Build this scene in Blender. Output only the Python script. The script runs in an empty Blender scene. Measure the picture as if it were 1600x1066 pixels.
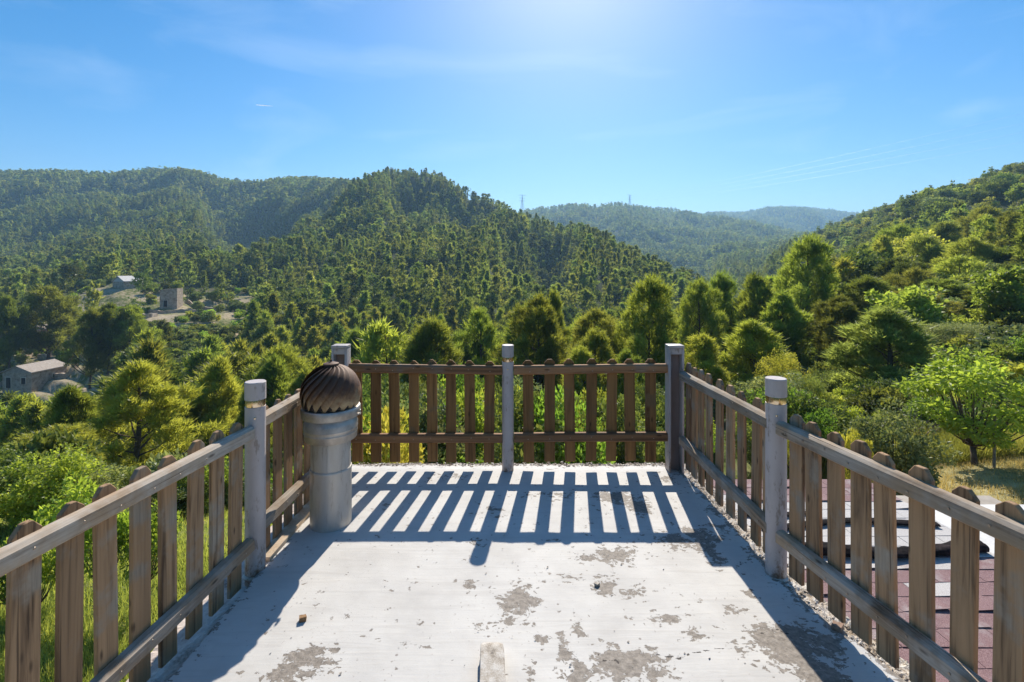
import bpy, bmesh, math, random
import numpy as np
from mathutils import Vector, Matrix

random.seed(7)
rng = np.random.default_rng(11)
sc = bpy.context.scene
R = math.radians

# ------------------------------------------------------------------ camera
F = 750.0          # focal length in photo pixels (photo 1600 wide)
HZ = 420.0         # horizon row
EYE = 1.65
cam_d = bpy.data.cameras.new("camera")
cam = bpy.data.objects.new("camera", cam_d)
sc.collection.objects.link(cam)
cam_d.sensor_width = 36.0
cam_d.lens = 36.0 * F / 1600.0
cam_d.shift_y = -(533.0 - HZ) / 1600.0
cam_d.clip_start = 0.05
cam_d.clip_end = 60000
cam.location = (0, 0, EYE)
cam.rotation_euler = (R(90), 0, 0)
sc.camera = cam

# ------------------------------------------------------------------ light
SUN_AZ = R(7.5)       # right of +Y
SUN_EL = R(39.8)
w = bpy.data.worlds.new("World")
sc.world = w
w.use_nodes = True
nt = w.node_tree
bg = nt.nodes["Background"]
sky = nt.nodes.new("ShaderNodeTexSky")
sky.sky_type = 'NISHITA'
sky.sun_disc = False
sky.sun_elevation = SUN_EL
sky.sun_rotation = SUN_AZ
sky.altitude = 400
sky.air_density = 1.0
sky.dust_density = 0.55
sky.ozone_density = 2.2
hs = nt.nodes.new("ShaderNodeHueSaturation")      # the clear dry air's deep blue
hs.inputs['Saturation'].default_value = 1.6
nt.links.new(sky.outputs[0], hs.inputs['Color'])
# very thin wind-drawn cirrus
wtc = nt.nodes.new("ShaderNodeTexCoord"); wmp = nt.nodes.new("ShaderNodeMapping")
wmp.inputs['Rotation'].default_value = (0.25, -0.35, 0.5); wmp.inputs['Scale'].default_value = (1.6, 5.0, 9.0)
wnz = nt.nodes.new("ShaderNodeTexNoise"); wnz.inputs['Scale'].default_value = 1.3; wnz.inputs['Detail'].default_value = 7; wnz.inputs['Distortion'].default_value = 0.8
wmr = nt.nodes.new("ShaderNodeMapRange"); wmr.inputs[1].default_value = 0.50; wmr.inputs[2].default_value = 0.85; wmr.inputs[4].default_value = 0.16
wmx = nt.nodes.new("ShaderNodeMix"); wmx.data_type = 'RGBA'; wmx.inputs[7].default_value = (11.0, 11.6, 12.0, 1)
nt.links.new(wtc.outputs['Generated'], wmp.inputs[0]); nt.links.new(wmp.outputs[0], wnz.inputs['Vector'])
nt.links.new(wnz.outputs['Fac'], wmr.inputs[0]); nt.links.new(wmr.outputs[0], wmx.inputs[0])
nt.links.new(hs.outputs[0], wmx.inputs[6])
nt.links.new(wmx.outputs[2], bg.inputs[0])
bg.inputs[1].default_value = 0.08

sun_d = bpy.data.lights.new("sun", 'SUN')
sun_d.energy = 4.6
sun_d.angle = R(0.5)
sun_d.color = (1.0, 0.93, 0.82)
sun = bpy.data.objects.new("sun", sun_d)
sc.collection.objects.link(sun)
sd = Vector((math.sin(SUN_AZ) * math.cos(SUN_EL), math.cos(SUN_AZ) * math.cos(SUN_EL), math.sin(SUN_EL)))
sun.rotation_euler = sd.to_track_quat('Z', 'Y').to_euler()
sun.location = (0, 0, 30)

sc.view_settings.view_transform = 'Standard'
sc.view_settings.look = 'None'
sc.view_settings.exposure = 0.72
sc.view_settings.gamma = 1.0
sc.render.engine = 'CYCLES'
cy = sc.cycles
cy.max_bounces = 7
cy.diffuse_bounces = 3
cy.glossy_bounces = 2
cy.transmission_bounces = 3
cy.transparent_max_bounces = 4
cy.volume_bounces = 1
cy.use_denoising = True
cy.sample_clamp_indirect = 6

# ------------------------------------------------------------------ helpers
COL = sc.collection


def tag(o, label=None, cat=None, group=None, kind=None):
    if label: o["label"] = label
    if cat: o["category"] = cat
    if group: o["group"] = group
    if kind: o["kind"] = kind
    return o


def empty(name, loc, label, cat, group=None, rz=0.0):
    o = bpy.data.objects.new(name, None)
    COL.objects.link(o)
    o.location = loc
    o.rotation_euler = (0, 0, rz)
    o.empty_display_size = 0.1
    return tag(o, label, cat, group)


def obj(name, me, mat=None, parent=None, loc=None, rot=None):
    o = bpy.data.objects.new(name, me)
    COL.objects.link(o)
    if mat is not None and not me.materials:
        me.materials.append(mat)
    if parent: o.parent = parent
    if loc is not None: o.location = loc
    if rot is not None: o.rotation_euler = rot
    return o


def mesh_np(name, V, Fc, n=None, smooth=False):
    """V (N,3); Fc (M,k) faces all with the same number of corners"""
    V = np.asarray(V, dtype=np.float32); Fc = np.asarray(Fc, dtype=np.int32)
    k = Fc.shape[1]
    me = bpy.data.meshes.new(name)
    me.vertices.add(len(V)); me.vertices.foreach_set("co", V.ravel())
    me.loops.add(Fc.size); me.loops.foreach_set("vertex_index", Fc.ravel())
    me.polygons.add(len(Fc))
    me.polygons.foreach_set("loop_start", np.arange(0, Fc.size, k, dtype=np.int32))
    me.polygons.foreach_set("loop_total", np.full(len(Fc), k, dtype=np.int32))
    me.polygons.foreach_set("use_smooth", np.full(len(Fc), bool(smooth)))
    me.update(calc_edges=True)
    me.validate()
    return me


def point_attr(me, name, vals):
    a = me.attributes.new(name, 'FLOAT', 'POINT')
    a.data.foreach_set("value", np.asarray(vals, dtype=np.float32))


class MB:
    """collects simple solids into one mesh"""
    def __init__(s):
        s.bm = bmesh.new()

    def box(s, cx, cy_, cz, sx, sy, sz, rz=0.0, bevel=0.0, M=None):
        g = bmesh.ops.create_cube(s.bm, size=1.0)
        vs = g['verts']
        m = Matrix.Translation((cx, cy_, cz)) @ Matrix.Rotation(rz, 4, 'Z') @ Matrix.Diagonal((sx, sy, sz, 1))
        if M is not None: m = M @ m
        bmesh.ops.transform(s.bm, matrix=m, verts=vs)
        if bevel > 0:
            es = list({e for v in vs for e in v.link_edges})
            bmesh.ops.bevel(s.bm, geom=es, offset=bevel, segments=2, profile=0.6, affect='EDGES')
        return s

    def tube(s, pts, radii, seg=8, caps=True):
        rings = []
        n = len(pts)
        pts = [Vector(p) for p in pts]
        if not hasattr(radii, '__len__'): radii = [radii] * n
        for i, p in enumerate(pts):
            d = (pts[min(i + 1, n - 1)] - pts[max(i - 1, 0)]).normalized()
            a = Vector((0, 0, 1)) if abs(d.z) < 0.9 else Vector((1, 0, 0))
            u = d.cross(a).normalized(); v = d.cross(u)
            rings.append([s.bm.verts.new(p + (u * math.cos(2 * math.pi * k / seg) + v * math.sin(2 * math.pi * k / seg)) * radii[i]) for k in range(seg)])
        for a, b in zip(rings, rings[1:]):
            for k in range(seg):
                f = s.bm.faces.new((a[k], a[(k + 1) % seg], b[(k + 1) % seg], b[k])); f.smooth = True
        if caps:
            s.bm.faces.new(rings[0]); s.bm.faces.new(list(reversed(rings[-1])))
        return s

    def lathe(s, prof, seg=40, cx=0, cy_=0, smooth=True, close=True):
        rings = []
        for r, z in prof:
            rings.append([s.bm.verts.new((cx + r * math.cos(2 * math.pi * k / seg), cy_ + r * math.sin(2 * math.pi * k / seg), z)) for k in range(seg)])
        for a, b in zip(rings, rings[1:]):
            for k in range(seg):
                f = s.bm.faces.new((a[k], a[(k + 1) % seg], b[(k + 1) % seg], b[k])); f.smooth = smooth
        if close:
            s.bm.faces.new(list(reversed(rings[0]))); s.bm.faces.new(rings[-1])
        return s

    def poly(s, pts2, axis_map, d0, d1):
        """prism: pts2 list of 2d, axis_map(p,d)->3d"""
        a = [s.bm.verts.new(axis_map(p, d0)) for p in pts2]
        b = [s.bm.verts.new(axis_map(p, d1)) for p in pts2]
        n = len(a)
        s.bm.faces.new(a); s.bm.faces.new(list(reversed(b)))
        for k in range(n):
            s.bm.faces.new((a[k], b[k], b[(k + 1) % n], a[(k + 1) % n]))
        return s

    def mesh(s, name, sharp=None):
        bmesh.ops.recalc_face_normals(s.bm, faces=s.bm.faces)
        me = bpy.data.meshes.new(name)
        s.bm.to_mesh(me); s.bm.free()
        if sharp is not None:
            me.set_sharp_from_angle(angle=R(sharp))
        return me

    def build(s, name, mat, parent=None, loc=None, rot=None, sharp=40):
        return obj(name, s.mesh(name, sharp), mat, parent, loc, rot)


def _h(ix, iy, seed):
    n = (ix.astype(np.int64) * 374761393 + iy.astype(np.int64) * 668265263 + seed * 1442695041) & 0xffffffff
    n = ((n ^ (n >> 13)) * 1274126177) & 0xffffffff
    return ((n ^ (n >> 16)) & 0xffff) / 65535.0


def vnoise(x, y, seed=0):
    x = np.asarray(x, float); y = np.asarray(y, float)
    ix = np.floor(x).astype(np.int64); iy = np.floor(y).astype(np.int64)
    fx = x - ix; fy = y - iy
    fx = fx * fx * (3 - 2 * fx); fy = fy * fy * (3 - 2 * fy)
    a = _h(ix, iy, seed); b = _h(ix + 1, iy, seed); c = _h(ix, iy + 1, seed); d = _h(ix + 1, iy + 1, seed)
    return (a * (1 - fx) + b * fx) * (1 - fy) + (c * (1 - fx) + d * fx) * fy - 0.5


def fbm(x, y, seed=0, octv=4):
    s = 0; amp = 1
    for i in range(octv):
        s = s + amp * vnoise(x * 2 ** i, y * 2 ** i, seed + i * 17); amp *= 0.5
    return s


# ------------------------------------------------------------------ node materials
def new_mat(name):
    m = bpy.data.materials.new(name); m.use_nodes = True
    nt = m.node_tree
    return m, nt, nt.nodes["Principled BSDF"]


def N(nt, t, **kw):
    n = nt.nodes.new(t)
    for k, v in kw.items(): setattr(n, k, v)
    return n


def ramp(nt, fac, stops):
    n = nt.nodes.new("ShaderNodeValToRGB")
    e = n.color_ramp.elements
    while len(e) > 1: e.remove(e[-1])
    e[0].position = stops[0][0]; e[0].color = (*stops[0][1], 1)
    for p, c in stops[1:]:
        x = e.new(p); x.color = (*c, 1)
    nt.links.new(fac, n.inputs[0])
    return n.outputs[0]


def noise(nt, vec, scale, detail=4, rough=0.55, dist=0.0):
    n = nt.nodes.new("ShaderNodeTexNoise")
    n.inputs['Scale'].default_value = scale; n.inputs['Detail'].default_value = detail
    n.inputs['Roughness'].default_value = rough; n.inputs['Distortion'].default_value = dist
    if vec is not None: nt.links.new(vec, n.inputs['Vector'])
    return n.outputs['Fac']


def math_(nt, op, a, b=None, clamp=False):
    n = nt.nodes.new("ShaderNodeMath"); n.operation = op; n.use_clamp = clamp
    for i, x in enumerate((a, b)):
        if x is None: continue
        if isinstance(x, (int, float)): n.inputs[i].default_value = x
        else: nt.links.new(x, n.inputs[i])
    return n.outputs[0]


def mix(nt, fac, a, b, blend='MIX'):
    n = nt.nodes.new("ShaderNodeMix"); n.data_type = 'RGBA'; n.blend_type = blend
    for i, x in ((0, fac), (6, a), (7, b)):
        if isinstance(x, tuple): n.inputs[i].default_value = (*x, 1)
        elif isinstance(x, (int, float)): n.inputs[i].default_value = x
        else: nt.links.new(x, n.inputs[i])
    return n.outputs[2]


def step(nt, v, lo, hi):
    n = nt.nodes.new("ShaderNodeMapRange"); n.interpolation_type = 'SMOOTHSTEP'
    n.inputs[1].default_value = lo; n.inputs[2].default_value = hi
    nt.links.new(v, n.inputs[0])
    return n.outputs[0]


def scaled(nt, vec, s):
    n = nt.nodes.new("ShaderNodeMapping"); n.inputs['Scale'].default_value = s
    nt.links.new(vec, n.inputs['Vector'])
    return n.outputs[0]


def bump(nt, h, strength, dist, bs):
    n = nt.nodes.new("ShaderNodeBump"); n.inputs['Strength'].default_value = strength; n.inputs['Distance'].default_value = dist
    nt.links.new(h, n.inputs['Height'])
    nt.links.new(n.outputs[0], bs.inputs['Normal'])
    return n


def objvec(nt, offset=True):
    tc = nt.nodes.new("ShaderNodeTexCoord")
    if not offset: return tc.outputs['Object']
    oi = nt.nodes.new("ShaderNodeObjectInfo")
    m = nt.nodes.new("ShaderNodeVectorMath"); m.operation = 'SCALE'
    m.inputs[0].default_value = (37.0, 91.0, 53.0)
    nt.links.new(oi.outputs['Random'], m.inputs['Scale'])
    a = nt.nodes.new("ShaderNodeVectorMath"); a.operation = 'ADD'
    nt.links.new(tc.outputs['Object'], a.inputs[0]); nt.links.new(m.outputs[0], a.inputs[1])
    return a.outputs[0]


def wood_mat(name, axis, base, grey, dark, greyness=0.5):
    """weathered softwood; grain runs along local axis (0 = x, 2 = z)"""
    m, nt, bs = new_mat(name)
    v = objvec(nt)
    s = [28.0, 28.0, 28.0]; s[axis] = 1.3
    s2 = [90.0, 90.0, 90.0]; s2[axis] = 3.0
    gr = noise(nt, scaled(nt, v, tuple(s)), 1.0, 5, 0.6, 0.8)
    fine = noise(nt, scaled(nt, v, tuple(s2)), 1.0, 4, 0.7)
    c1 = ramp(nt, gr, [(0.3, dark), (0.48, base), (0.7, tuple(min(1, x * 1.35) for x in base))])
    big = noise(nt, scaled(nt, v, (5, 5, 5)), 1.0, 4, 0.6)
    g = ramp(nt, fine, [(0.25, tuple(x * 0.55 for x in grey)), (0.6, grey)])
    fac = step(nt, big, 0.62 - 0.35 * greyness, 0.72 - 0.12 * greyness)
    c = mix(nt, fac, c1, g)
    # knots and a few dark checks
    s3 = [16.0, 16.0, 16.0]; s3[axis] = 5.0
    vo = N(nt, "ShaderNodeTexVoronoi"); vo.inputs['Scale'].default_value = 1.0
    nt.links.new(scaled(nt, v, tuple(s3)), vo.inputs['Vector'])
    kn = step(nt, vo.outputs['Distance'], 0.16, 0.05)
    c = mix(nt, math_(nt, 'MULTIPLY', kn, 0.75), c, tuple(x * 0.35 for x in dark))
    s4 = [120.0, 120.0, 120.0]; s4[axis] = 1.2
    ck = step(nt, noise(nt, scaled(nt, v, tuple(s4)), 1.0, 2, 0.5), 0.33, 0.25)
    c = mix(nt, math_(nt, 'MULTIPLY', ck, 0.7), c, tuple(x * 0.3 for x in dark))
    oi = N(nt, "ShaderNodeObjectInfo")
    val = math_(nt, 'ADD', math_(nt, 'MULTIPLY', oi.outputs['Random'], 0.5), 0.75)
    vm = N(nt, "ShaderNodeVectorMath", operation='SCALE')
    nt.links.new(c, vm.inputs[0]); nt.links.new(val, vm.inputs['Scale'])
    nt.links.new(vm.outputs[0], bs.inputs['Base Color'])
    bs.inputs['Roughness'].default_value = 0.78
    bs.inputs['Specular IOR Level'].default_value = 0.35
    h = math_(nt, 'SUBTRACT', math_(nt, 'ADD', gr, math_(nt, 'MULTIPLY', fine, 0.6)), math_(nt, 'MULTIPLY', ck, 1.2))
    bump(nt, h, 0.55, 0.004, bs)
    return m


BASE, GREY, DARK = (0.34, 0.20, 0.10), (0.36, 0.285, 0.205), (0.095, 0.052, 0.026)
WZ = wood_mat("wood_picket", 2, BASE, GREY, DARK, 0.35)
WX = wood_mat("wood_rail", 0, (0.30, 0.21, 0.13), (0.43, 0.36, 0.285), DARK, 0.75)
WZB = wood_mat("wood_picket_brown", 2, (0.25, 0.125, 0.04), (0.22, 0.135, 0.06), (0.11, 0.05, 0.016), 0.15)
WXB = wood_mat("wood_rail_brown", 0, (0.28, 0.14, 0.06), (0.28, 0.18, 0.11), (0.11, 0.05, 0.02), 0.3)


def painted_metal(name, col, rust_low=True):
    m, nt, bs = new_mat(name)
    v = objvec(nt)
    n1 = noise(nt, scaled(nt, v, (6, 6, 2)), 1.0, 6, 0.6)
    c = ramp(nt, n1, [(0.3, tuple(x * 0.72 for x in col)), (0.5, col), (0.8, tuple(min(1, x * 1.12) for x in col))])
    st = noise(nt, scaled(nt, v, (26, 26, 9)), 1.0, 5, 0.7)
    c = mix(nt, math_(nt, 'MULTIPLY', step(nt, st, 0.56, 0.68), 0.65), c, (0.22, 0.15, 0.095))
    if rust_low:
        tc = N(nt, "ShaderNodeTexCoord"); sx = N(nt, "ShaderNodeSeparateXYZ")
        nt.links.new(tc.outputs['Object'], sx.inputs[0])
        low = math_(nt, 'SUBTRACT', noise(nt, scaled(nt, v, (14, 14, 8)), 1.0, 6, 0.75), math_(nt, 'MULTIPLY', sx.outputs[2], 0.9))
        c = mix(nt, step(nt, low, 0.40, 0.60), c, (0.20, 0.11, 0.06))
    nt.links.new(c, bs.inputs['Base Color'])
    bs.inputs['Roughness'].default_value = 0.5
    bump(nt, st, 0.12, 0.004, bs)
    return m


POST = painted_metal("post_paint", (0.52, 0.445, 0.405))
CORNER = painted_metal("corner_post_paint", (0.47, 0.41, 0.38))
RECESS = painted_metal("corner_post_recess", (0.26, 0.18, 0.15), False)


def metal(name, col, rough, var=0.2):
    m, nt, bs = new_mat(name)
    v = objvec(nt)
    n1 = noise(nt, scaled(nt, v, (9, 9, 9)), 1.0, 6, 0.65)
    c = ramp(nt, n1, [(0.25, tuple(x * (1 - var * 1.6) for x in col)), (0.6, col)])
    nt.links.new(c, bs.inputs['Base Color'])
    bs.inputs['Metallic'].default_value = 1.0
    r = math_(nt, 'ADD', math_(nt, 'MULTIPLY', n1, 0.25), rough - 0.1)
    nt.links.new(r, bs.inputs['Roughness'])
    bump(nt, n1, 0.1, 0.003, bs)
    return m


BAND = metal("polished_band", (0.85, 0.68, 0.48), 0.15)
GALV = metal("galvanised_metal", (0.60, 0.55, 0.49), 0.52, 0.35)


def ventpipe_mat():
    m, nt, bs = new_mat("vent_pipe_paint")
    v = objvec(nt, False)
    n1 = noise(nt, scaled(nt, v, (7, 7, 2.0)), 1.0, 6, 0.65)
    c = ramp(nt, n1, [(0.3, (0.34, 0.28, 0.20)), (0.42, (0.52, 0.48, 0.42)), (0.75, (0.62, 0.59, 0.55))])
    n2 = noise(nt, scaled(nt, v, (16, 16, 3.0)), 1.0, 5, 0.7)
    c = mix(nt, math_(nt, 'MULTIPLY', step(nt, n2, 0.56, 0.68), 0.55), c, (0.26, 0.20, 0.13))
    nt.links.new(c, bs.inputs['Base Color'])
    bs.inputs['Roughness'].default_value = 0.5
    bs.inputs['Metallic'].default_value = 0.5
    bump(nt, n2, 0.15, 0.004, bs)
    return m


def vane_mat():
    m, nt, bs = new_mat("rusted_vane_lit_below")
    tc = N(nt, "ShaderNodeTexCoord"); v = tc.outputs['Object']
    sx = N(nt, "ShaderNodeSeparateXYZ"); nt.links.new(v, sx.inputs[0])
    n1 = noise(nt, scaled(nt, v, (14, 14, 14)), 1.0, 6, 0.7)
    hgt = math_(nt, 'ADD', math_(nt, 'MULTIPLY', sx.outputs[2], 1.0), math_(nt, 'MULTIPLY', n1, 0.22))
    c = ramp(nt, hgt, [(0.88, (0.52, 0.38, 0.21)), (0.96, (0.24, 0.13, 0.06)), (1.0, (0.11, 0.052, 0.026))])  # rust towards the top; the golden lower end has bounced light painted in
    nt.links.new(c, bs.inputs['Base Color'])
    bs.inputs['Metallic'].default_value = 0.15
    bs.inputs['Roughness'].default_value = 0.66
    bump(nt, n1, 0.2, 0.003, bs)
    return m


def speckled(name, cols, scale, rough=0.9, bs_=0.5, bd=0.01, detail=8):
    m, nt, bs = new_mat(name)
    v = objvec(nt)
    n1 = noise(nt, v, scale, detail, 0.65)
    n2 = noise(nt, v, scale * 9, 4, 0.7)
    f = math_(nt, 'ADD', math_(nt, 'MULTIPLY', n1, 0.65), math_(nt, 'MULTIPLY', n2, 0.35))
    nt.links.new(ramp(nt, f, cols), bs.inputs['Base Color'])
    bs.inputs['Roughness'].default_value = rough
    bump(nt, f, bs_, bd, bs)
    return m


CONC = speckled("rough_concrete", [(0.36, (0.13, 0.11, 0.09)), (0.47, (0.42, 0.36, 0.29)), (0.62, (0.62, 0.58, 0.52))], 22)
LEDGE = speckled("ledge_plaster", [(0.34, (0.22, 0.16, 0.12)), (0.46, (0.52, 0.42, 0.35)), (0.6, (0.66, 0.57, 0.50))], 9)
SAND = speckled("crumbled_mortar", [(0.38, (0.22, 0.16, 0.10)), (0.48, (0.50, 0.42, 0.33)), (0.58, (0.72, 0.67, 0.60))], 16, 0.95, 0.9, 0.02)
STONE = speckled("field_stone", [(0.36, (0.20, 0.145, 0.10)), (0.5, (0.44, 0.34, 0.25)), (0.64, (0.60, 0.50, 0.38))], 1.6, 0.95, 0.8, 0.06)
PLASTER = speckled("house_plaster", [(0.36, (0.30, 0.25, 0.20)), (0.6, (0.46, 0.40, 0.33))], 1.2)
ORANGE = speckled("orange_render", [(0.36, (0.45, 0.22, 0.13)), (0.6, (0.62, 0.36, 0.24))], 1.2)
TILE = speckled("roof_tile", [(0.36, (0.26, 0.19, 0.15)), (0.6, (0.42, 0.34, 0.28))], 2.5)
PALEROOF = speckled("pale_roof", [(0.36, (0.30, 0.24, 0.19)), (0.6, (0.46, 0.39, 0.32))], 2.5)
PALEST = speckled("pale_stone_trim", [(0.36, (0.5, 0.43, 0.34)), (0.6, (0.66, 0.58, 0.47))], 2.5)
PALEROOF2 = speckled("bright_roof", [(0.36, (0.5, 0.46, 0.42)), (0.6, (0.68, 0.64, 0.59))], 2.5)
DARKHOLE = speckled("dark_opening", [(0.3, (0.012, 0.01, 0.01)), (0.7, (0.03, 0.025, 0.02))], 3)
BARK = speckled("pine_bark", [(0.38, (0.05, 0.035, 0.025)), (0.6, (0.17, 0.12, 0.09))], 9, 0.95, 0.8, 0.02)
DRYWOOD = speckled("dry_branch", [(0.38, (0.16, 0.12, 0.09)), (0.6, (0.34, 0.28, 0.22))], 9)
BLACKM = speckled("black_iron", [(0.3, (0.01, 0.01, 0.01)), (0.7, (0.03, 0.03, 0.03))], 9)
FELT = speckled("roofing_felt", [(0.36, (0.008, 0.007, 0.007)), (0.50, (0.018, 0.015, 0.015)), (0.66, (0.07, 0.05, 0.05))], 5, 0.7, 0.7, 0.02)
FELT.node_tree.nodes["Principled BSDF"].inputs["Specular IOR Level"].default_value = 0.08
FELT.node_tree.nodes["Principled BSDF"].inputs["Roughness"].default_value = 0.95
STEEL = metal("pylon_steel", (0.35, 0.38, 0.42), 0.5)


def leaf_mat(name, c_lo, c_hi, trans=0.58, tcol=2.0, var=0.5):
    m = bpy.data.materials.new(name); m.use_nodes = True
    nt = m.node_tree; nt.nodes.clear()
    out = N(nt, "ShaderNodeOutputMaterial")
    at = N(nt, "ShaderNodeAttribute", attribute_name="tint")
    oi = N(nt, "ShaderNodeObjectInfo")
    f = math_(nt, 'ADD', math_(nt, 'MULTIPLY', at.outputs['Fac'], 1 - var * 0.6), math_(nt, 'MULTIPLY', oi.outputs['Random'], var * 0.6))
    c = ramp(nt, f, [(0.1, c_lo), (0.85, c_hi)])
    hs = N(nt, "ShaderNodeHueSaturation")
    nt.links.new(c, hs.inputs['Color'])
    r2 = math_(nt, 'FRACT', math_(nt, 'MULTIPLY', oi.outputs['Random'], 7.31))
    nt.links.new(math_(nt, 'ADD', math_(nt, 'MULTIPLY', r2, 0.05), 0.475), hs.inputs['Hue'])
    r3 = math_(nt, 'FRACT', math_(nt, 'MULTIPLY', oi.outputs['Random'], 17.7))
    nt.links.new(math_(nt, 'ADD', math_(nt, 'MULTIPLY', r3, 0.6), 0.7), hs.inputs['Value'])
    c = hs.outputs[0]
    d = N(nt, "ShaderNodeBsdfDiffuse"); nt.links.new(c, d.inputs[0])
    t = N(nt, "ShaderNodeBsdfTranslucent")
    tc = N(nt, "ShaderNodeVectorMath", operation='MULTIPLY')
    nt.links.new(c, tc.inputs[0]); tc.inputs[1].default_value = (tcol * 1.15, tcol * 1.10, tcol * 0.7)
    nt.links.new(tc.outputs[0], t.inputs[0])
    mx = N(nt, "ShaderNodeMixShader"); mx.inputs[0].default_value = trans
    nt.links.new(d.outputs[0], mx.inputs[1]); nt.links.new(t.outputs[0], mx.inputs[2])
    g = N(nt, "ShaderNodeBsdfGlossy"); g.inputs['Roughness'].default_value = 0.45; g.inputs[0].default_value = (1, 1, 1, 1)
    m2 = N(nt, "ShaderNodeMixShader"); m2.inputs[0].default_value = 0.025
    nt.links.new(mx.outputs[0], m2.inputs[1]); nt.links.new(g.outputs[0], m2.inputs[2])
    nt.links.new(m2.outputs[0], out.inputs[0])
    return m


L_PINE = leaf_mat("pine_needles", (0.082, 0.108, 0.02), (0.275, 0.305, 0.055))
L_YOUNG = leaf_mat("young_pine_needles", (0.10, 0.128, 0.022), (0.285, 0.305, 0.055))
L_FEATHER = leaf_mat("feathery_needles", (0.15, 0.19, 0.05), (0.36, 0.41, 0.12), 0.65)
L_DARK = leaf_mat("dark_pine_needles", (0.057, 0.076, 0.017), (0.205, 0.225, 0.045))
L_OAK = leaf_mat("oak_leaves", (0.055, 0.082, 0.018), (0.22, 0.265, 0.062), 0.3)
L_GREY = leaf_mat("grey_green_leaves", (0.08, 0.115, 0.04), (0.27, 0.31, 0.12), 0.3)
L_BRIGHT = leaf_mat("bright_leaves", (0.09, 0.15, 0.018), (0.28, 0.38, 0.06), 0.5)
L_YEL = leaf_mat("yellow_leaves", (0.18, 0.2, 0.02), (0.42, 0.42, 0.07), 0.45)
L_GRASS = leaf_mat("grass_blades", (0.11, 0.15, 0.03), (0.32, 0.34, 0.09), 0.45)
L_DRY = leaf_mat("dry_grass_blades", (0.28, 0.24, 0.09), (0.58, 0.49, 0.23), 0.4)

# ------------------------------------------------------------------ terrain
# profiles: photo column -> [(depth Y, height relative to the eye)]
COLS = [
    (-900, [(4, -4.7), (12, -5.5), (50, -18), (100, -24), (200, -15), (400, 25), (750, 140), (1100, 150), (3000, 200)]),
    (0, [(4, -4.7), (9, -5.0), (12, -5.7), (25, -12), (50, -22), (80, -25), (95, -22.5), (130, -18.5), (180, -14), (230, -11), (300, -5), (400, 8), (550, 58), (750, 143), (1000, 120), (3000, 200)]),
    (200, [(4, -4.7), (9, -5.0), (12, -6.0), (20, -9.5), (30, -14), (50, -20), (80, -21), (110, -15), (150, -8), (180, -5), (250, 2), (350, 22), (550, 60), (665, 72), (745, 148), (1000, 130), (3000, 200)]),
    (330, [(4, -4.7), (9, -5.0), (12, -6.0), (20, -9.5), (30, -13.5), (50, -20), (80, -21), (110, -17), (150, -10), (200, -5), (300, 10), (400, 42), (550, 62), (665, 68), (745, 138), (1000, 110), (3000, 200)]),
    (450, [(4, -4.7), (9, -5.2), (12, -6.2), (20, -9.5), (30, -13), (50, -20), (90, -23), (130, -18), (180, -10), (260, 6), (380, 34), (430, 30), (520, 62), (750, 132), (1000, 100), (3000, 200)]),
    (560, [(4, -4.7), (9, -5.2), (20, -9.0), (30, -12.5), (50, -19), (90, -23), (130, -19), (180, -10), (260, 10), (345, 22), (395, 58), (430, 52), (560, 78), (740, 118), (1000, 90), (3000, 200)]),
    (640, [(4, -4.7), (9, -5.2), (20, -8.5), (30, -12), (50, -18.5), (90, -24), (130, -19), (180, -8), (260, 14), (330, 26), (400, 38), (452, 88), (530, 84), (700, 50), (3000, 150)]),
    (740, [(4, -4.7), (9, -5.2), (20, -8.2), (30, -11.5), (50, -18), (90, -24), (130, -19), (180, -7), (260, 13), (330, 20), (380, 28), (425, 66), (500, 55), (700, 0), (1500, 100), (3000, 150)]),
    (850, [(4, -4.7), (9, -5.2), (20, -8.0), (30, -11), (50, -17), (90, -23), (130, -20), (180, -9), (250, 0), (305, 5), (345, 30), (430, 15), (600, -20), (900, 20), (1400, 162), (2000, 120), (3000, 100)]),
    (960, [(4, -4.7), (9, -5.2), (20, -7.5), (30, -10), (50, -16), (90, -22), (130, -21), (180, -12), (240, 2), (300, 10), (360, 0), (500, -30), (900, 40), (1400, 180), (2000, 120), (3000, 100)]),
    (1060, [(4, -4.7), (9, -5.2), (20, -7.0), (30, -9.5), (50, -14), (90, -21), (130, -23), (180, -18), (230, -12), (290, -22), (450, -32), (650, -15), (900, 40), (1400, 160), (1700, 170), (2500, 200), (3000, 200)]),
    (1150, [(4, -4.7), (9, -5.2), (20, -6.5), (30, -9.0), (50, -13), (90, -20), (130, -24), (200, -25), (400, -28), (600, -18), (900, 45), (1400, 145), (1700, 160), (2500, 292), (3000, 250)]),
    (1230, [(4, -4.7), (9, -4.9), (15, -5.6), (22, -6.5), (42, -9.0), (60, -10), (100, -15), (200, -22), (400, -16), (600, 0), (900, 50), (1400, 132), (1700, 150), (2500, 312), (3200, 250)]),
    (1320, [(4, -4.7), (9, -4.8), (15, -5.7), (22, -6.9), (42, -8), (80, -7), (120, -5), (200, -2), (300, 16), (450, 44), (600, 40), (900, 70), (1400, 100), (2500, 285), (3200, 250)]),
    (1450, [(4, -4.7), (9, -4.65), (15, -5.2), (22, -6.0), (32, -5.2), (50, -3.0), (80, 0), (110, 2), (150, 8), (300, 40), (450, 66), (600, 60), (1000, 50), (2500, 200), (3200, 200)]),
    (1600, [(4, -4.7), (9, -4.6), (15, -4.8), (22, -5.0), (32, -3.6), (50, -.5), (80, 3.5), (110, 5), (150, 15), (300, 58), (450, 95), (600, 100), (1000, 80), (3200, 200)]),
    (2500, [(4, -4.7), (12, -4.4), (30, -1.0), (60, 8), (100, 16), (300, 70), (450, 130), (700, 150), (3200, 200)]),
]
_az = []; _prof = []
LR = np.linspace(math.log(3.0), math.log(3600.0), 300)
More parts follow.
